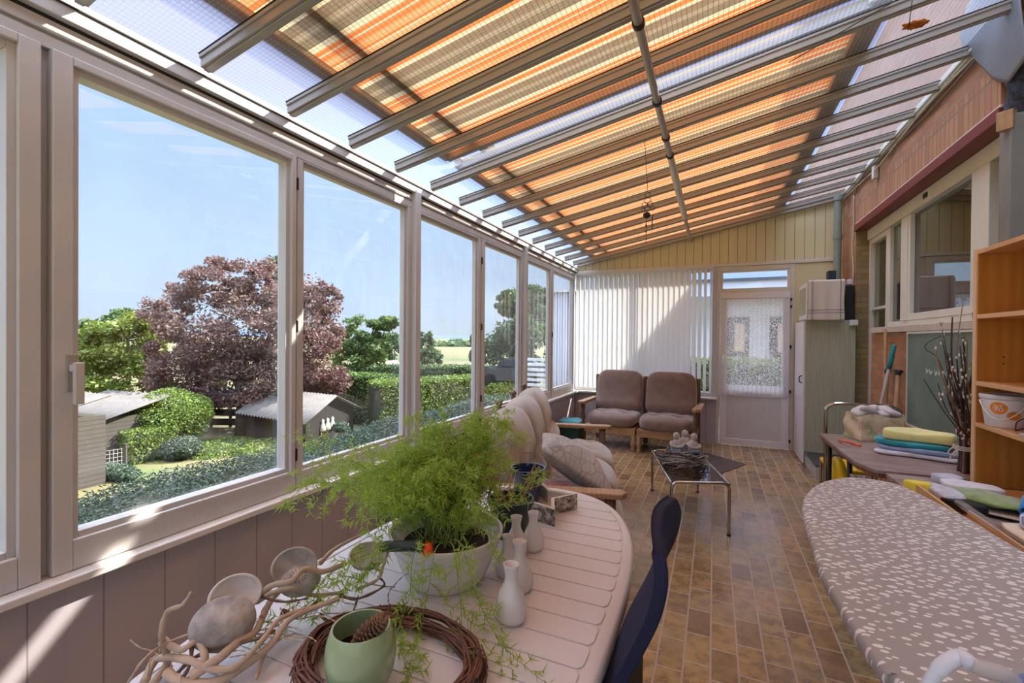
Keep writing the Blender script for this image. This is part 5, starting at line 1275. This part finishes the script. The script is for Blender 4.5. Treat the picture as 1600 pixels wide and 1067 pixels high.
def clumps(n, c, a, size, seed=0, K=26, sg=.21):
    r = np.random.default_rng(seed + 500)
    d = r.normal(size=(K, 3)); d /= np.linalg.norm(d, axis=1)[:, None]; d *= (.62 + .38 * r.random(K))[:, None]
    k = r.integers(0, K, n); sp_ = sg * (.6 + .8 * r.random(K))[:, None]
    q = r.normal(size=(n, 3)); q /= np.linalg.norm(q, axis=1)[:, None]; q *= (r.random(n) ** .45)[:, None] * 1.5
    q[:, 2] *= .75
    p = (d[k] + q * sp_[k]) * np.array(a) + np.array(c)
    u = r.normal(size=(n, 3)); u /= np.linalg.norm(u, axis=1)[:, None]
    w_ = np.cross(u, r.normal(size=(n, 3))); w_ /= np.linalg.norm(w_, axis=1)[:, None]
    s = size * (.6 + .8 * r.random(n))[:, None]
    return np.stack([p - u * s, p + w_ * s * .5, p + u * s, p - w_ * s * .5], 1).reshape(-1, 3)
def plant(name, parts, mat, label, cat, base, group=None, core=None, trunk=None, kind=None):
    t = thing(name, label, cat, loc=base, group=group, kind=kind)
    V = np.concatenate(parts) - np.array(base); Fq = np.arange(len(V)).reshape(-1, 4)
    fastmesh('foliage', V, Fq, mat, t)
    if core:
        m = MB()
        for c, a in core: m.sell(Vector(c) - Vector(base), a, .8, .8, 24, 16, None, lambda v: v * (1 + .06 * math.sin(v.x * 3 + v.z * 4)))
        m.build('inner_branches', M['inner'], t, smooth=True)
    if trunk:
        m = MB()
        for pts, r0, r1 in trunk:
            k = len(pts); m.tube([Vector(p) - Vector(base) for p in pts], [r0 + (r1 - r0) * i / (k - 1) for i in range(k)], 8)
        m.build('trunk', M['trunk'], t, smooth=True)
    return t
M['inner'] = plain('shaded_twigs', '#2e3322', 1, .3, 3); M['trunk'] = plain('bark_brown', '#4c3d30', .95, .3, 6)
M['copper'] = leaf('copper_beech_leaf', ['#4f3535', '#6d4a4c', '#876660', '#7a5654', '#9a8270'], .3, .35)
M['g1'] = leaf('light_green_leaf', ['#556a2c', '#6d8030', '#808f3c', '#939c48'], .35, .3)
M['g2'] = leaf('mid_green_leaf', ['#3a5228', '#4d682e', '#5f7a36', '#708a42'], .35, .4)
M['g3'] = leaf('dark_green_leaf', ['#30492a', '#3f5c34', '#557240', '#66804a'], .3, .3)
M['hedge'] = leaf('hedge_leaf', ['#455c26', '#5a732c', '#6f8534', '#84963e'], .3, .5)
M['juni'] = leaf('juniper_needle', ['#3c4c38', '#4a5c46', '#5c6d54', '#42543e'], .2, 1.2)
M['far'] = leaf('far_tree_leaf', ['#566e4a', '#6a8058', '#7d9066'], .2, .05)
def ptz(x, y, D, z=None):
    """point at camera depth D along the pixel ray"""
    d = ROT @ Vector(((x - 800) / F, (533.5 - y) / F, -1)); return Vector((0, 0, EYE)) + d * D
# copper beech
D = 22.0; s = D / F
def ell(x, y, rx, ry, rd=None, D_=None):
    D_ = D_ or D; c = ptz(x, y, D_); k = D_ / F; return tuple(c), (rx * k, (rd or rx) * k, ry * k)
bl_ = [(330, 520, 95, 85), (400, 490, 85, 80), (280, 560, 60, 60), (450, 520, 90, 80), (500, 560, 60, 60), (370, 590, 90, 50), (440, 600, 80, 50), (340, 450, 60, 40), (400, 440, 45, 35), (258, 480, 40, 38), (500, 470, 36, 28), (300, 620, 55, 30), (505, 610, 30, 30)]
parts = []; core = []
for i, (x, y, rx, ry) in enumerate(bl_):
    c, a = ell(x, y, rx, ry, rx * .8); parts.append(clumps(6500 if rx > 50 else 2600, c, a, .085, i + 1))
    pass
bb_ = ptz(380, 700, 21); bb_.z = G
plant('copper_beech', parts, M['copper'], 'large copper beech with dark red leaves in the middle of the garden view', 'tree', tuple(bb_), core=None, trunk=[([bb_, ptz(380, 560, 22)], .35, .2), ([ptz(380, 620, 22), ptz(320, 500, 22)], .15, .05), ([ptz(380, 620, 22), ptz(440, 480, 22)], .15, .05)])
def tree(name, blobs, D_, mat, label, seed, n=3500, size=.10, lump=.35, fill=.55, inner=True, cat='tree'):
    parts = []; core = []
    for i, (x, y, rx, ry) in enumerate(blobs):
        c, a = ell(x, y, rx, ry, rx * .8, D_); parts.append(clumps(n, c, a, size, seed * 31 + i))
        pass
    bx_ = ptz(blobs[0][0], 560, D_); bx_.z = G; top = ptz(blobs[0][0], blobs[0][1], D_)
    return plant(name, parts, mat, label, cat, tuple(bx_), core=core or None, trunk=[([bx_, top], .2, .08)])
tree('maple_tree', [(170, 545, 60, 45), (220, 530, 50, 40), (130, 560, 45, 50), (200, 590, 60, 40)], 24, M['g1'], 'light green leafy tree filling the gap left of the copper beech', 1, 5000, .12)
tree('ash_tree', [(200, 500, 36, 20), (150, 520, 40, 18)], 40, M['g3'], 'tall grey green tree behind the light green one', 2, 2500, .2)
tree('birch_tree', [(10, 540, 36, 50), (-30, 500, 40, 50)], 26, M['g2'], 'green tree seen through the leftmost window', 3, 4000, .13)
tree('conifer', [(425, 470, 16, 60), (428, 430, 9, 28)], 27, M['g3'], 'narrow conifer rising behind the copper beech', 4, 3000, .12, .1)
tree('walnut_tree', [(560, 530, 32, 32), (600, 505, 22, 12), (555, 560, 40, 20), (580, 545, 30, 25)], 30, M['g2'], 'green tree with long side branches right of the copper beech', 5, 3000, .12)
tree('garden_tree', [(612, 545, 20, 25), (640, 545, 16, 20)], 55, M['g3'], 'rounded tree behind the pavilion roof', 6, 2000, .2)
tree('poplar', [(664, 545, 16, 26), (668, 560, 22, 18)], 60, M['g3'], 'lone grey green tree left of the tan field', 7, 2500, .22)
tree('oak_tree', [(815, 520, 55, 62), (790, 560, 45, 50), (850, 520, 45, 60), (835, 470, 30, 20), (795, 475, 25, 22), (745, 545, 12, 25)], 34, M['g3'], 'large round green tree behind the right hand windows', 8, 7000, .14)
DT = ['distant tree just right of the poplar above the tan field', 'distant tree in the middle of the row above the tan field', 'distant tree at the right end of the row along the field', 'distant tree left of the poplar on the horizon', 'distant tree behind the rounded garden tree on the horizon']
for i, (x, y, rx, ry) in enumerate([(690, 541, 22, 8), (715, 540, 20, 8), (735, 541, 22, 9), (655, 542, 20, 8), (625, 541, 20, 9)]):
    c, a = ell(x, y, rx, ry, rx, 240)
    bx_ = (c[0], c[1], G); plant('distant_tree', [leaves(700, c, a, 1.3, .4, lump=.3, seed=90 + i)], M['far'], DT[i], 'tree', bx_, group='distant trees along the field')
hl = MB()
def hf(u, v):
    a = u * 6.28; return Vector((-700 + 1400 * u - 500, 1300 - 500 * (u - .5), G + v * (42 + 8 * math.sin(u * 21) + 5 * math.sin(u * 47))))
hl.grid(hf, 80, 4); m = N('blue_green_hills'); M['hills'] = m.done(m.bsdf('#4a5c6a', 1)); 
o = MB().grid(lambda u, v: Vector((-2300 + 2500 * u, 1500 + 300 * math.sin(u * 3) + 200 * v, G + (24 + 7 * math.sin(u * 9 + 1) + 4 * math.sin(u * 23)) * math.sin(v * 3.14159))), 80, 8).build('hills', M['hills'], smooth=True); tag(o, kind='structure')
# shrubs
def shrub(name, x, y, rx, ry, D_, mat, label, seed, n=6000, size=.05, box=False, lump=.15, rd=None):
    c, a = ell(x, y, rx, ry, rd or rx, D_); b = (c[0], c[1], G)
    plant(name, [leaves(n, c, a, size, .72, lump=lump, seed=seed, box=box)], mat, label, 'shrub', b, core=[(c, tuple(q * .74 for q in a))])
shrub('round_shrub', 262, 652, 58, 42, 18.5, M['hedge'], 'large clipped round shrub in front of the copper beech', 40, 14000, .055)
shrub('clipped_shrub', 226, 692, 33, 25, 17, M['hedge'], 'small box shaped shrub beside the mesh fence', 41, 7000, .05, True, 0)
shrub('silver_shrub', 285, 700, 26, 16, 17, M['juni'], 'pale silvery shrub at the foot of the round shrub', 42, 4000, .05)
shrub('potted_plant', 533, 668, 12, 8, 19, M['juni'], 'small grey green plant in a terracotta pot before the dark shed', 43, 1500, .05)
o = MB().lathe([(0, 0), (.16, 0), (.22, .3), (0, .3)], 16).build('terracotta_pot', plain('terracotta', '#a9745c', .8)); p_ = ptz(533, 682, 19); o.location = (p_.x, p_.y, G + .35); tag(o, 'small terracotta pot standing before the dark shed', 'pot')
shrub('bright_bush', 790, 612, 48, 17, 26, M['g1'], 'bright yellow green bushes below the parked car', 44, 9000, .07, False, .25)
shrub('dark_bush', 765, 590, 18, 16, 27, M['g3'], 'dark green bush left of the parked car', 45, 3000, .07)
shrub('bank_ivy', 440, 697, 60, 8, 18, M['hedge'], 'low green ground cover at the foot of the dark shed', 46, 5000, .05)
shrub('bank_ivy', 350, 699, 62, 9, 18.5, M['hedge'], 'low green ground cover between the round shrub and the dark shed', 47, 5000, .05)
shrub('bank_ivy', 175, 736, 62, 10, 14.8, M['juni'], 'low silver leaved border along the far lawn edge at the left', 48, 6000, .05, rd=20)
# hedges: long boxes of leaves
def hedge(name, p0, p1, w_, h_, mat, label, n, size, seed):
    r = np.random.default_rng(seed); p0 = Vector((p0.x, p0.y, G)); p1 = Vector((p1.x, p1.y, G)); d = p1 - p0; ln = d.length; d.normalize(); s_ = Vector((-d.y, d.x, 0))
    f = r.random(n); side = r.integers(0, 4, n); a = r.random(n)
    off = np.where(side == 0, -1, np.where(side == 1, 1, a * 2 - 1)) * w_ / 2; zz = np.where(side < 2, a * h_, h_)
    P0 = np.array(p0)[None] + f[:, None] * np.array(d)[None] * ln + off[:, None] * np.array(s_)[None]; P0[:, 2] += zz
    P0 += r.normal(size=P0.shape) * size * .9
    u = r.normal(size=(n, 3)); u /= np.linalg.norm(u, axis=1)[:, None]; v = np.cross(u, r.normal(size=(n, 3))); v /= np.linalg.norm(v, axis=1)[:, None]
    V = np.stack([P0 - u * size, P0 + v * size * .5, P0 + u * size, P0 - v * size * .5], 1).reshape(-1, 3)
    t = thing(name, label, 'hedge', loc=tuple((p0 + p1) / 2)); mid = (p0 + p1) / 2
    fastmesh('foliage', V - np.array(mid), np.arange(len(V)).reshape(-1, 4), mat, t)
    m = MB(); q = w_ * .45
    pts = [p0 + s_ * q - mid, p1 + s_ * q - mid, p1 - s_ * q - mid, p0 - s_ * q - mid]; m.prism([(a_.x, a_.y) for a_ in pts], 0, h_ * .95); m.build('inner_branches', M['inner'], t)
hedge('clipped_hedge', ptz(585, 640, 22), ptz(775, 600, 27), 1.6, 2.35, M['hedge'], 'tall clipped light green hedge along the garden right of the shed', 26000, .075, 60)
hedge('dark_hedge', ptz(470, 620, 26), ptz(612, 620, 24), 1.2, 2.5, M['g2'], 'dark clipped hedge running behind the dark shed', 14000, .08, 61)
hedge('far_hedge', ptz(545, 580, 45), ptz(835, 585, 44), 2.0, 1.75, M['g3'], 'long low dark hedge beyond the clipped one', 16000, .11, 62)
# juniper bank under the windows
def bank_z(x): return -.12 - max(0, -2.6 - x) * .62
nb = 150000; r = np.random.default_rng(77)
bx = -2.15 - 1.9 * r.random(nb); by = -1.5 + 8.6 * r.random(nb) ** 1.0
lim = -3.35 + .05 * np.sin(by * 2.3)
bz = np.where(bx > lim, .43 + .03 * np.sin(bx * 5 + by * 3), .43 - (lim - bx) * 2.6)
p0 = np.stack([bx, by, bz + .01 + r.normal(size=nb) * .022], 1); sz = (.013 + .0012 * by)[:, None]
u = r.normal(size=(nb, 3)); u[:, 2] = abs(u[:, 2]) * .6; u /= np.linalg.norm(u, axis=1)[:, None]; v = np.cross(u, r.normal(size=(nb, 3))); v /= np.linalg.norm(v, axis=1)[:, None]
Vj = np.stack([p0 - u * sz, p0 + v * sz * .3, p0 + u * sz, p0 - v * sz * .3], 1).reshape(-1, 3)
jb = fastmesh('juniper_ground_cover', Vj, np.arange(len(Vj)).reshape(-1, 4), M['juni']); tag(jb, 'low blue green juniper covering the bank right below the windows', 'juniper', kind='stuff')
def bkf(u_, v_):
    x = -2.06 - 3.2 * u_; y = -2 + 9.1 * v_; l_ = -3.33
    z = .42 + .03 * math.sin(x * 5 + y * 3) if x > l_ else .42 - (l_ - x) * 2.6
    return Vector((x, y, max(z, G - .3)))
o = MB().grid(bkf, 30, 60).build('bank_soil', plain('dark_bank_soil', '#3a4030', 1, .3, 4), smooth=True); tag(o, kind='structure')
# sheds
M['corr'] = plain('weathered_fibre_cement', '#5f5a55', .85, .15, 3); M['tar'] = plank_mat('black_boarding', '#221d1b', '#110f0e', .13, 'Z', .06, .85); M['greyb'] = plank_mat('grey_boarding', '#4f4943', '#2b2724', .14, 'Z', .05, .9)
def corr_roof(a, b, c, d, n, name, parent, L):
    """a-b eave, d-c ridge"""
    def f(u, v):
        p = a.lerp(b, u).lerp(d.lerp(c, u), v); return p + Vector((0, 0, .035 * math.sin(u * n * 6.283))) - L
    return MB().grid(f, n * 6, 2).build(name, M['corr'], parent, smooth=True, solid=.02)
def Pg(x, y, D_): q_ = ptz(x, y, D_); return q_
sd = thing('garden_shed', 'dark tarred garden shed with grey corrugated gable roof below the beech', 'shed', loc=(0, 0, G)); 
A0, B0, C0 = Pg(385, 690, 20.0), Pg(478, 690, 18.0), Pg(552, 676, 21.2)     # back-left, front corner, right corner on ground
for q_ in (A0, B0, C0): q_.z = G
sd.location = B0; L = B0.copy(); hh = Pg(385, 640, 20).z - G
D0 = A0 + (C0 - B0); rid = hh + .72
gm1 = (B0 + C0) / 2; gm2 = (A0 + D0) / 2; up = Vector((0, 0, 1))
m = MB(); pv = [B0, C0, D0, A0]; m.prism([(p.x - L.x, p.y - L.y) for p in pv], 0, hh)
m.build('walls', M['tar'], sd)
m = MB(); v_ = [B0 + up * hh - L, C0 + up * hh - L, gm1 + up * rid - L]; w2 = [A0 + up * hh - L, D0 + up * hh - L, gm2 + up * rid - L]
m.add(v_ + w2, [(0, 1, 2), (3, 5, 4)]); m.build('gable_board', M['tar'], sd)
ov = (B0 - A0).normalized() * .35; ev = (B0 - C0).normalized() * .4
corr_roof(A0 - ov + ev + up * (hh - .12), B0 + ov + ev + up * (hh - .12), gm1 + ov + up * rid, gm2 - ov + up * rid, 22, 'roof_sheet', sd, L)
corr_roof(D0 - ov - ev + up * (hh - .12), C0 + ov - ev + up * (hh - .12), gm1 + ov + up * rid, gm2 - ov + up * rid, 22, 'roof_sheet', sd, L)
for k in range(3):
    q_ = B0.lerp(C0, .30 + .10 * k) + up * (hh * .50) + ov * .15
    o = MB().lathe([(0, 0), (.12, 0), (.10, .2), (.05, .34), (.07, .42), (0, .5)], 12).build('garden_statue', plain('white_plaster_%d' % k, '#e9e4dc', .8), smooth=True); o.location = q_
    tag(o, ['white pointed garden figure nearest the shed corner', 'white pointed garden figure in the middle of the three on the shed wall', 'white pointed garden figure farthest along the shed wall'][k], 'statue')
q_ = B0.lerp(C0, .2) + ov * .1
def lean_shed(x0, x1, yt, ye, yb, D_, label, D2=None):
    t = thing('small_shed', label, 'shed', loc=(0, 0, G)); D2 = D2 or D_ * .94
    A, B = Pg(x0, yb, D_), Pg(x1, yb, D2); A.z = B.z = G; t.location = B; L = B.copy(); n_ = Vector((-(B - A).y, (B - A).x, 0)).normalized()
    if n_.dot(B) < 0: n_ = -n_
    h_ = Pg(x1, ye, D2).z - G; C2, D3 = B + n_ * 2.2, A + n_ * 2.2
    MB().prism([(p.x - L.x, p.y - L.y) for p in (A, B, C2, D3)], 0, h_).build('walls', M['greyb'], t)
    e_ = n_ * -.35; s_ = (B - A).normalized() * .25
    corr_roof(A - s_ + e_ + up * (h_ - .03), B + s_ + e_ + up * (h_ - .03), C2 + s_ + up * (h_ + .62), D3 - s_ + up * (h_ + .62), 14, 'roof_sheet', t, L)
lean_shed(70, 164, 625, 655, 722, 17.0, 'grey boarded shed with corrugated roof left of the round shrub')
lean_shed(-60, 12, 640, 668, 785, 12.8, 'grey boarded shed with corrugated roof seen through the leftmost window')
# fences
def fence(pa, pb, h_, label, mat, slats=3, post_n=4, name='wooden_fence'):
    t = thing(name, label, 'fence', loc=tuple(pa)); d = pb - pa; L = pa
    for k in range(post_n): q_ = d * (k / (post_n - 1)); MB().box(q_.x - .05, q_.x + .05, q_.y - .05, q_.y + .05, 0, h_ + .1).build('post', mat, t)
    for k in range(slats):
        z = h_ * (k + .6) / slats; dd = d.normalized(); s_ = Vector((-dd.y, dd.x, 0)) * .02
        MB().prism([((a_).x, (a_).y) for a_ in (s_, d + s_, d - s_, -s_)], z - h_ / slats * .42, z + h_ / slats * .30).build('rail', mat, t)
a_, b_ = Pg(172, 690, 19.5), Pg(250, 690, 21); a_.z = b_.z = G
fence(a_, b_, 1.55, 'dark boarded fence between the grey shed and the round shrub', M['tar'], 3, 3)
a_, b_ = Pg(300, 690, 23), Pg(390, 690, 23); a_.z = b_.z = G
fence(a_, b_, 1.9, 'dark boarded fence in the shade below the copper beech', M['tar'], 4, 4)
a_, b_ = Pg(118, 725, 14.5), Pg(196, 722, 15.5); a_.z = b_.z = G
t = thing('mesh_fence', 'low wire mesh fence on grey posts before the left shed', 'fence', loc=tuple(a_)); d = b_ - a_
M['wire'] = plain('galvanised_wire', '#b3b1a6', .5)
for k in range(3): q_ = d * (k / 2); MB().tube([(q_.x, q_.y, 0), (q_.x, q_.y, .9)], .05, 6).build('post', M['greyb'], t)
m = MB()
for k in range(13): q_ = d * (k / 12); m.tube([(q_.x, q_.y, .1), (q_.x, q_.y, .75)], .008, 4)
for k in range(6): m.tube([(0, 0, .1 + .13 * k), d + Vector((0, 0, .1 + .13 * k))], .008, 4)
m.build('wire_mesh', M['wire'], t)
# pavilion, car, lattice, corrugated screen
pv_ = thing('pavilion', 'small pavilion with low tan gable roof beyond the hedges', 'pavilion', loc=tuple(Pg(600, 580, 48))); L = pv_.location.copy(); z0 = G - L.z
m = MB(); 
for x, y in ((-1.5, -1), (1.5, -1), (1.5, 1.5), (-1.5, 1.5)): MB().box(x - .08, x + .08, y - .08, y + .08, z0, .25).build('post', M['greyb'], pv_)
m.add([(-1.9, -1.4, .2), (1.9, -1.4, .2), (0, -1.4, 1.1), (-1.9, 1.9, .2), (1.9, 1.9, .2), (0, 1.9, 1.1)], [(0, 1, 2), (3, 5, 4), (0, 2, 5, 3), (1, 4, 5, 2), (0, 3, 4, 1)]); m.build('roof', plain('tan_shingles', '#b09a84', .9, .2), pv_)
cr_ = thing('parked_car', 'dark blue grey car parked behind the bright bushes', 'car', loc=tuple(Pg(803, 600, 26)), rz=math.radians(18)); L = cr_.location
M['carp'] = plain('dark_car_paint', '#2c3440', .2, .05, 2, Coat_Weight=.8); z0 = 0
def loft(secs, name, mat):
    m = MB(); k = len(secs[0]); vs = [v for s_ in secs for v in s_]
    m.add(vs, [(i * k + j, i * k + (j + 1) % k, (i + 1) * k + (j + 1) % k, (i + 1) * k + j) for i in range(len(secs) - 1) for j in range(k)] + [tuple(range(k)), tuple(range(len(vs) - 1, len(vs) - k - 1, -1))]); return m.build(name, mat, cr_, smooth=True, auto=35)
def sec(x, hw, zb, zt): return [Vector((x, -hw, zb)), Vector((x, hw, zb)), Vector((x, hw * .98, zt)), Vector((x, -hw * .98, zt))]
loft([sec(-2.0, .75, .35, .75), sec(-1.8, .85, .25, .9), sec(-.9, .88, .25, .98), sec(1.3, .88, .25, 1.0), sec(2.0, .8, .3, .92)], 'body', M['carp'])
loft([sec(-1.0, .80, .95, .98), sec(-.35, .70, .95, 1.42), sec(.8, .70, .95, 1.46), sec(1.75, .76, .95, 1.05)], 'cabin', plain('car_glass', '#1b222b', .08, .02))
loft([sec(-.4, .70, 1.40, 1.44), sec(.2, .70, 1.44, 1.49), sec(.85, .70, 1.44, 1.48)], 'roof', M['carp'])
for x in (-1.25, 1.25):
    for y in (-.82, .82): MB().tube([(x, y - .1, .32), (x, y + .1, .32)], .32, 24).build('wheel', M['black'], cr_, smooth=True, auto=40)
la = thing('lattice_fence', 'white slatted fence behind the parked car', 'fence', loc=tuple(Pg(840, 600, 24))); L = la.location
M['wht'] = plain('white_fence_paint', '#c9ccd2', .6)
for k in range(7): MB().box(-1.0, .9, -.02, .02, .0 + k * .27 - .4, .15 + k * .27 - .4).build('slat', M['wht'], la)
for x in (-1.0, .9): MB().box(x - .05, x + .05, .021, .10, -1.2, 1.6).build('post', M['wht'], la)
sc = thing('corrugated_screen', 'tall pale corrugated screen outside the far left window corner', 'screen', loc=(-2.9, 8.0, -.6)); 
def scf(u, v): return Vector((.10 + .72 * u, .03 * math.sin(u * 90), -1.5 + 4.35 * v))
MB().grid(scf, 220, 1).build('sheet', plain('pale_blue_grey_sheet', '#a3a7b3', .5, .05), sc, smooth=True, solid=.004)
MB().box(.09, .83, -.04, .04, 2.85, 2.89).build('top_rail', M['wht'], sc); 
for x in (.14, .78): MB().box(x - .04, x + .04, .05, .12, -2.0, 2.85).build('post', M['alu'], sc)
# terrace and neighbour behind the far wall
tr0 = MB().box(-1.9, 3.5, YF + .12, 14, -.3, -.12).build('terrace', plain('grey_paving', '#9a958c', .9)); tr0['kind'] = 'structure'
nb_ = thing('neighbour_house', 'pale house with blue fascia and dark windows beyond the glazed door', 'house', loc=(0, 15.5, -.3)); 
M['pale'] = plain('pale_render', '#c3c9cf', .9, .05, 1)
MB().box(-1.2, 7, 0, 6, 0, 3.0).build('walls', M['pale'], nb_)
MB().box(-1.8, 7, -.7, 6, 3.0, 3.42).build('fascia', plain('pale_blue_fascia', '#b9cade', .6, .02), nb_); MB().box(-1.8, 7, -.74, -.70, 3.42, 3.50).build('gutter_line', plain('dark_gutter', '#4a5866', .6), nb_)
MB().box(-1.6, 7, -.55, 6, 3.42, 4.9).build('upper_board', plain('blue_board', '#a9c0de', .6, .02), nb_)
for x0_ in (.34, 1.5):
    w_o = MB().box(x0_, x0_ + .62, -.03, .02, 1.2, 2.4).build('window', M['black'], nb_); MB().box(x0_ + .22, x0_ + .5, -.04, -.031, 1.35, 2.2).build('drawn_curtain', plain('cream_curtain%d' % int(x0_), '#c9b08c', .9), w_o)
hedge_base = G; G = -.3
hedge('front_hedge', Vector((-1.8, 10.6, 0)), Vector((1.6, 10.6, 0)), .9, 1.22, M['g1'], 'sunlit yellow green hedge outside the glazed door', 16000, .045, 63)
G = hedge_base
